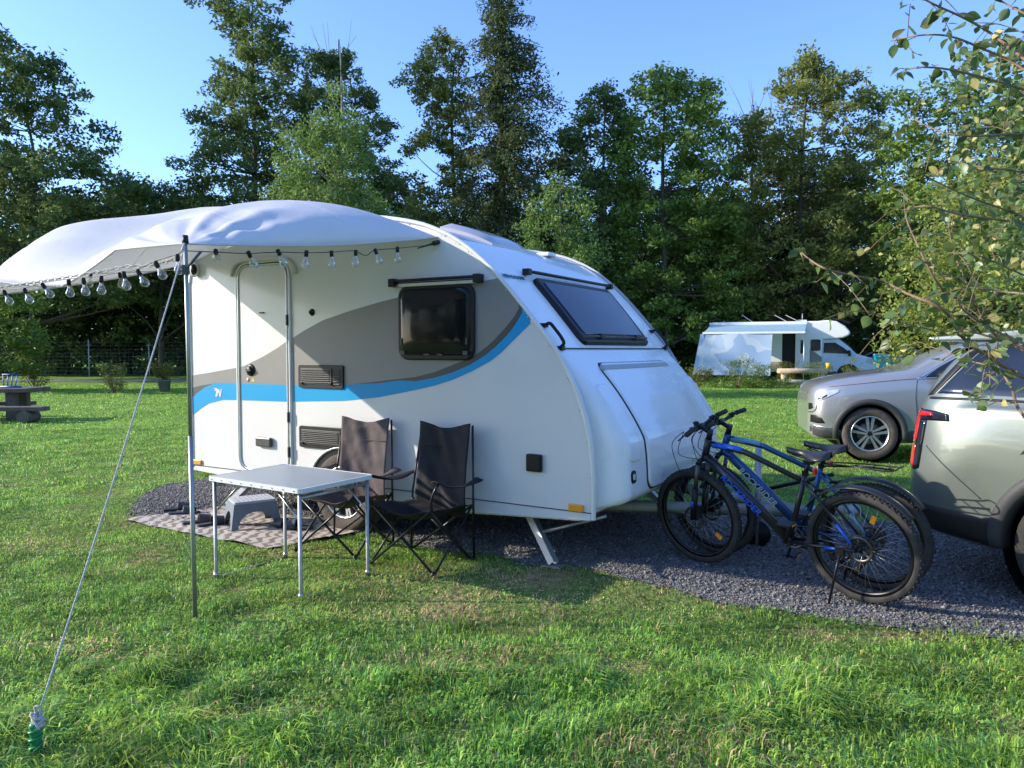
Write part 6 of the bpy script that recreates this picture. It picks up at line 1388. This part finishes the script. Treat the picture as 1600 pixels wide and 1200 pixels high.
for row, (Y, x0, x1, st_) in enumerate(((45, -40, 44, 4.3), (50, -46, 50, 4.8), (56, -50, 56, 5.2))):
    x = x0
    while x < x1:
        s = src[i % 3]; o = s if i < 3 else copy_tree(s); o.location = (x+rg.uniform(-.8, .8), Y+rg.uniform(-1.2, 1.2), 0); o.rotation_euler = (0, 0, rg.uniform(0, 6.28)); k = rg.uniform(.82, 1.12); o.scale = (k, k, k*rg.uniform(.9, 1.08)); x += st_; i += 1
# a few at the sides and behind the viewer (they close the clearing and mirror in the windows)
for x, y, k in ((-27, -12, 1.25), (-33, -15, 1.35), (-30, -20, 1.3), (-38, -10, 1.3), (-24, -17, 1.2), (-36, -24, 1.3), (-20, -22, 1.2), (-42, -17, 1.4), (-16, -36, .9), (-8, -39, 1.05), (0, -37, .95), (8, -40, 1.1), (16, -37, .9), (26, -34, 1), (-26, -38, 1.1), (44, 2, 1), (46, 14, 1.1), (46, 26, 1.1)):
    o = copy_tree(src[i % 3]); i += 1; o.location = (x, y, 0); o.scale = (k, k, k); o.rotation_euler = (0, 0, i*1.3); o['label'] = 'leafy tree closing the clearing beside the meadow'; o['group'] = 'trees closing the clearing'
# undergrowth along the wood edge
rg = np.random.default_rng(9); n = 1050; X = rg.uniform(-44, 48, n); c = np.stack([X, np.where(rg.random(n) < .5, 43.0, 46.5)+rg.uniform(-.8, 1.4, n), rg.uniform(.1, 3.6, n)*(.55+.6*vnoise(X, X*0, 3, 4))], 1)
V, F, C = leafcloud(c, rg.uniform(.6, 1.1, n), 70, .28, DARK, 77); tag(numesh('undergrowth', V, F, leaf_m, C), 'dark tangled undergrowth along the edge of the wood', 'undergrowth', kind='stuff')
# shrubs
def shrub(px, pybase, Y, w, h, cols, label, seed, pot=None, size=.07, name='shrub'):
    p = D(px, pybase, Y); rg = np.random.default_rng(seed); e = empty(name, (p.x, Y, 0), 0, label, 'shrub', 'small shrubs planted on the meadow')
    z0 = .35 if pot else .05; n = 26; a = rg.uniform(0, 6.28, n); q = np.sqrt(rg.random(n))*w/2; t = rg.random(n); cent = np.stack([np.cos(a)*q*(.5+t*.6), np.sin(a)*q*(.5+t*.6), z0+h*(.12+.8*t)], 1)
    V, F, C = leafcloud(cent, np.full(n, w*.20)*rg.uniform(.6, 1.3, n), 60, size, cols, seed, .9, .4); numesh('foliage', V, F, leaf_m, C, e)
    m = MB()
    for j in range(14): m.tube(smooth_path([(rg.normal(0, .03), rg.normal(0, .03), 0 if not pot else .3), tuple(cent[j]*np.array([.5, .5, .55])), tuple(cent[j]*np.array([1.15, 1.15, 1.08]))], 3), [.012]*4+[.006]*3, 4)
    m.build('stem', twig_m, e, fixn=False)
    if pot: m = MB(); m.lathe([(0, 0), (.17, 0), (.22, .38), (.235, .38), (.235, .42), (.20, .42), (.19, .36), (0, .36)], n=20); m.build('pot', mat('grey_pot', (.16, .17, .18), .7, var=.2), e)
    return e
YG = [(.11, .14, .025), (.22, .22, .05)]
shrub(178, 615, 25.5, 1.0, 1.0, OLIVE, 'loose olive shrub on the grass left of the guy rope', 61); shrub(257, 612, 26.5, .8, .75, YG, 'yellow green shrub in a grey pot right of the guy rope', 62, pot=True)
shrub(55, 603, 28, 1.3, 1.1, YG, 'yellow tinged shrub beyond the picnic table', 63)
shrub(1092, 592, 30, 1.1, .75, YG, 'yellowing shrub at the motorhome tail', 64); shrub(1152, 595, 29, 1.1, 1.15, MID, 'tall loose shrub in front of the printed screen', 65); shrub(1182, 598, 29.5, 1.1, .9, MID, 'rounded shrub right of the tall loose one by the screen', 66)
shrub(1232, 585, 31.2, 1.1, 1.0, YG, 'sunlit shrub by the open motorhome door', 67); shrub(1280, 588, 31.2, 1.3, 1.05, MID, 'dark green shrub beside the motorhome cab door', 68); shrub(1332, 592, 31.5, 1.0, .75, OLIVE, 'low shrub by the motorhome front wheel', 69); shrub(1392, 585, 31.5, .9, .6, MID, 'small shrub under the turquoise chair', 70)
rg = np.random.default_rng(19); n = 60; c = np.stack([rg.uniform(7.8, 11.0, n), rg.uniform(28.6, 30, n), rg.uniform(.05, .35, n)], 1); V, F, C = leafcloud(c, np.full(n, .28), 50, .08, MID, 79); tag(numesh('weeds', V, F, leaf_m, C), 'low green weeds along the bed by the motorhome', 'weeds', kind='stuff')

# ---------------------------------------------------------------- the overhanging sapling at the right
sp_ = empty('sapling', (2.05, 2.05, 0), 0, 'young broadleaf tree reaching in from the right with reddish twigs and large leaves', 'tree')
S0 = sp_.location.copy(); br = []; m = MB(); rg = np.random.default_rng(33)
def PT(px, py, Y): return D(px, py, Y)-S0
trunkp = [Vector((0, 0, -.05)), Vector((.02, .02, .6)), Vector((-.01, .05, 1.2)), Vector((.0, .02, 1.9)), Vector((-.05, .0, 2.6)), Vector((-.08, 0, 3.1))]
m.tube(smooth_path(trunkp, 5), [.035*(1-.8*i/25) for i in range(26)], 10)
def tz(z): 
    return min(smooth_path(trunkp, 8), key=lambda q: abs(q.z-z))
BR = [([(1690, 600), (1600, 547), (1550, 515), (1517, 493), (1497, 477)], 1.9, .0085), ([(1700, 640), (1600, 590), (1512, 535), (1475, 485), (1420, 460), (1380, 440), (1330, 430), (1290, 420), (1262, 403), (1246, 388)], 2.0, .006),
      ([(1560, 520), (1500, 470), (1467, 445), (1435, 385), (1415, 335), (1412, 270)], 2.15, .0045), ([(1650, 560), (1560, 530), (1505, 430), (1487, 380), (1480, 330)], 2.3, .004), ([(1700, 380), (1600, 350), (1500, 335), (1450, 322), (1412, 328)], 2.1, .0045),
      ([(1700, 170), (1590, 84), (1545, 50), (1502, 26), (1450, 2), (1400, -30)], 1.9, .005), ([(1700, 190), (1600, 108), (1530, 74), (1485, 57), (1440, 55), (1392, 64)], 1.95, .0045), ([(1700, 180), (1600, 140), (1500, 112), (1440, 105), (1408, 112)], 2.1, .0045),
      ([(1700, 230), (1600, 210), (1513, 213), (1455, 200), (1418, 180)], 2.2, .0045), ([(1700, 380), (1590, 335), (1506, 304), (1432, 268)], 2.05, .0045), ([(1680, 700), (1600, 650), (1580, 605), (1555, 565), (1540, 535)], 1.75, .005), ([(1600, 590), (1512, 563), (1450, 540)], 1.85, .003), ([(1560, 530), (1480, 520), (1425, 508), (1355, 487)], 2.0, .003),
      ([(1700, 300), (1600, 270), (1540, 262), (1480, 250)], 2.3, .004), ([(1700, 470), (1600, 430), (1530, 400), (1480, 395)], 2.25, .004), ([(1690, 60), (1620, 30), (1570, 5), (1530, -20)], 1.85, .004), ([(1660, 480), (1560, 455), (1500, 440), (1430, 400)], 1.9, .0035)]
LP_ = []
for pts, Y, r0 in BR:
    P = [PT(x, y, Y+.10*math.sin(i*1.7+Y*9)) for i, (x, y) in enumerate(pts)]; s0 = tz(P[0].z-.25); P = smooth_path([s0]+P, 5); n = len(P); m.tube(P, [r0*.95*(1-.80*i/(n-1))+.0006 for i in range(n)], 6)
    L_ = 0
    for i in range(3, n):
        d = P[i]-P[i-1]; L_ += d.length
        if L_ > .022: L_ = rg.uniform(-.012, .006); LP_.append((P[i], d.normalized()))
        if rg.random() < .30:
            q = P[i]+Vector((rg.normal(-.03, .06), rg.normal(0, .07), rg.normal(.0, .06))); mid = P[i].lerp(q, .5)+Vector((0, 0, .01)); tw = smooth_path([P[i], mid, q], 3); m.tube(tw, .0011, 4); LP_ += [(tw[-1], (q-mid).normalized()), (tw[3], (q-mid).normalized()), (tw[5], (q-mid).normalized())]
m.build('trunk', twig_m, sp_, fixn=False)
# extra shoots filling the crown at the right edge
for k in range(2300):
    py = rg.uniform(60, 530); px = 1440+200*rg.random()**.5+rg.uniform(-10, 40)+max(0, py-360)*.6; p = PT(px, py, rg.uniform(2.2, 3.0)); LP_.append((p, Vector(rg.normal(0, 1, 3)).normalized()))
# ovate, slightly folded and curled leaves
prof = [(0, .0), (.12, .20), (.30, .31), (.50, .33), (.70, .24), (.87, .11), (1.0, .0)]
V = []; F3 = []; C = []; off = 0
for p, d in LP_:
    L_ = rg.uniform(.014, .040); side = Vector(rg.normal(0, 1, 3)); side.z = side.z*.5-.45; t = (d*.5+side).normalized(); nrm = Vector(rg.normal(0, 1, 3)); nrm.z = abs(nrm.z)+.3; nrm = (nrm-t*nrm.dot(t)).normalized(); b = nrm.cross(t)
    st_ = .15; fold = rg.uniform(.1, .5); curl = rg.uniform(-.25, .5); base = p+t*L_*st_; W_ = rg.uniform(.85, 1.2)
    col = np.array([.10, .16, .045])*rg.uniform(.5, 1.3); 
    if rg.random() < .17: col = np.array([.40, .36, .13])*rg.uniform(.7, 1.2)
    elif rg.random() < .25: col = np.array([.17, .24, .09])*rg.uniform(.7, 1.2)
    vs = []
    for s, w in prof:
        c = base+t*L_*s+nrm*(-curl*L_*s*s*.5); w = w*W_; vs += [c-b*w*L_+nrm*fold*w*L_, c, c+b*w*L_+nrm*fold*w*L_]
    V += [tuple(q) for q in vs]; C += [col*(1 if i % 3 != 1 else 1.25) for i in range(len(vs))]
    for i in range(len(prof)-1):
        a = off+i*3; F3 += [(a, a+1, a+4, a+3), (a+1, a+2, a+5, a+4)]
    off += len(vs)
numesh('foliage', np.array(V), np.array(F3), leaf_near, np.array(C), sp_)

# ================================================================ FENCE, BENCHES, CHAIR
fe = empty('wire_fence', (-24, 42, 0), 0, 'wire mesh fence with thin metal posts in front of the dark wood', 'fence')
for k in range(-3, 6):
    m = MB(); x = -27.1+k*3.38+24; m.tube([(x, 0, 0), (x, 0, 2.05)], .035, 8); m.tube([(x-.14, 0, 1.72), (x+.14, 0, 1.76)], .02, 6); m.build('post', mat('pale_post', (.42, .45, .48), .6), fe)
m = MB(); x0, x1 = -27.1-3*3.38+24, -27.1+5*3.38+24
for z in np.arange(.1, 2.0, .2): m.tube([(x0, 0, z), (x1, 0, z)], .006, 3)
for x in np.arange(x0, x1, .25): m.tube([(x, 0, .1), (x, 0, 1.9)], .0035, 3)
m.build('wire_mesh', galv, fe, fixn=False)
pt = empty('picnic_table', (-11.4, 16.0, 0), R(3), 'heavy dark wooden picnic table at the left edge', 'picnic table')
for y in (-.30, 0, .30): m = MB(); m.box((0, y, .64), (2.5, .27, .09)); m.build('top_plank', wood_d, pt, bevel=.015)
for y, x in ((-.80, .45), (.80, -.72)): m = MB(); m.box((x, y, .29), (2.75, .28, .09)); m.build('bench_plank', wood_d, pt, bevel=.015)
for x in (-.8, .80):
    for y in (-.22, .22): m = MB(); m.box((x, y, .31), (.19, .15, .58)); m.build('leg', wood_d, pt, bevel=.01)
for x, y0, y1 in ((-.7, -.98, .98), (1.45, -.98, -.55)): m = MB(); m.tube([(x, y0, .125), (x, y1, .125)], .125, 18); m.build('log_foot', wood_d, pt)
m = MB(); o_ = Vector((-10.65, 15.85, .69)); 
for a in range(4): m.tube([o_+Vector((-.12+.08*a, 0, 0)), o_+Vector((-.16+.10*a, .05, .28))], .012, 6)
m.tube([o_+Vector((-.2, 0, .02)), o_+Vector((.25, .0, .02))], .02, 8); m.tube([o_+Vector((-.18, .05, .28)), o_+Vector((.16, .05, .28))], .012, 6)
tag(m.build('dish_rack', mat('blue_plastic', (.02, .10, .35), .4)), 'blue rack standing on the dark picnic table', 'rack')
bn = empty('log_bench', (D(1254, 598, 30.6).x, 30.6, 0), R(-3), 'pale log table with a log seat in front of the motorhome', 'picnic table')
m = MB(); m.tube([(-.95, 0, .62), (.98, 0, .62)], .10, 14); m.tube([(-.95, .22, .62), (.98, .22, .62)], .10, 14); m.build('table_log', wood_l, bn)
for x in (-.72, .80): m = MB(); m.tube([(x, .1, 0), (x, .1, .56)], .12, 12); m.build('leg', wood_l, bn)
m = MB(); m.tube([(-1.3, -.6, .20), (.40, -.6, .18)], .10, 14); m.build('seat_log', wood_l, bn)
for x in (-1.0, .15): m = MB(); m.tube([(x, -.75, .06), (x, -.45, .06)], .07, 10); m.build('seat_foot', wood_l, bn)
m = MB(); q = D(1299, 580, 30.6); m.lathe([(0, .72), (.08, .72), (.10, .95), (.085, .95), (.07, .74)], c=(q.x-.12, 30.62, 0), n=16); tag(m.build('flower_pot', mat('pot_yellow', (.65, .45, .03), .5)), 'small yellow pot on the end of the pale log table', 'pot')
tq = mat('turquoise_cloth', (.0, .36, .42), .7, var=.1, transl=.2)
tc_ = empty('deck_chair', (D(1384, 585, 30).x, 30.0, .12), R(15), 'turquoise folding chair right of the motorhome cab', 'camping chair')
m = MB(); P = [[(x, -.1+.38*v, .35+.85*v+.02*math.cos(x*5)) for x in np.linspace(-.38, .38, 8)] for v in np.linspace(0, 1, 8)]; m.grid(P, 0, True); o = m.build('backrest', tq, tc_, fixn=False); sd = o.modifiers.new('t', 'SOLIDIFY'); sd.thickness = .02
m = MB(); m.box((0, -.32, .38), (.70, .5, .04)); m.build('seat', tq, tc_, bevel=.01)
for s in (-1, 1): m = MB(); m.tube([(s*.38, -.5, 0), (s*.38, .1, .60), (s*.38, .3, 1.2)], .015, 6); m.tube([(s*.38, .3, 0), (s*.38, -.5, .6), (s*.38, .1, .62)], .015, 6); m.build('side_frame', black_sat, tc_)
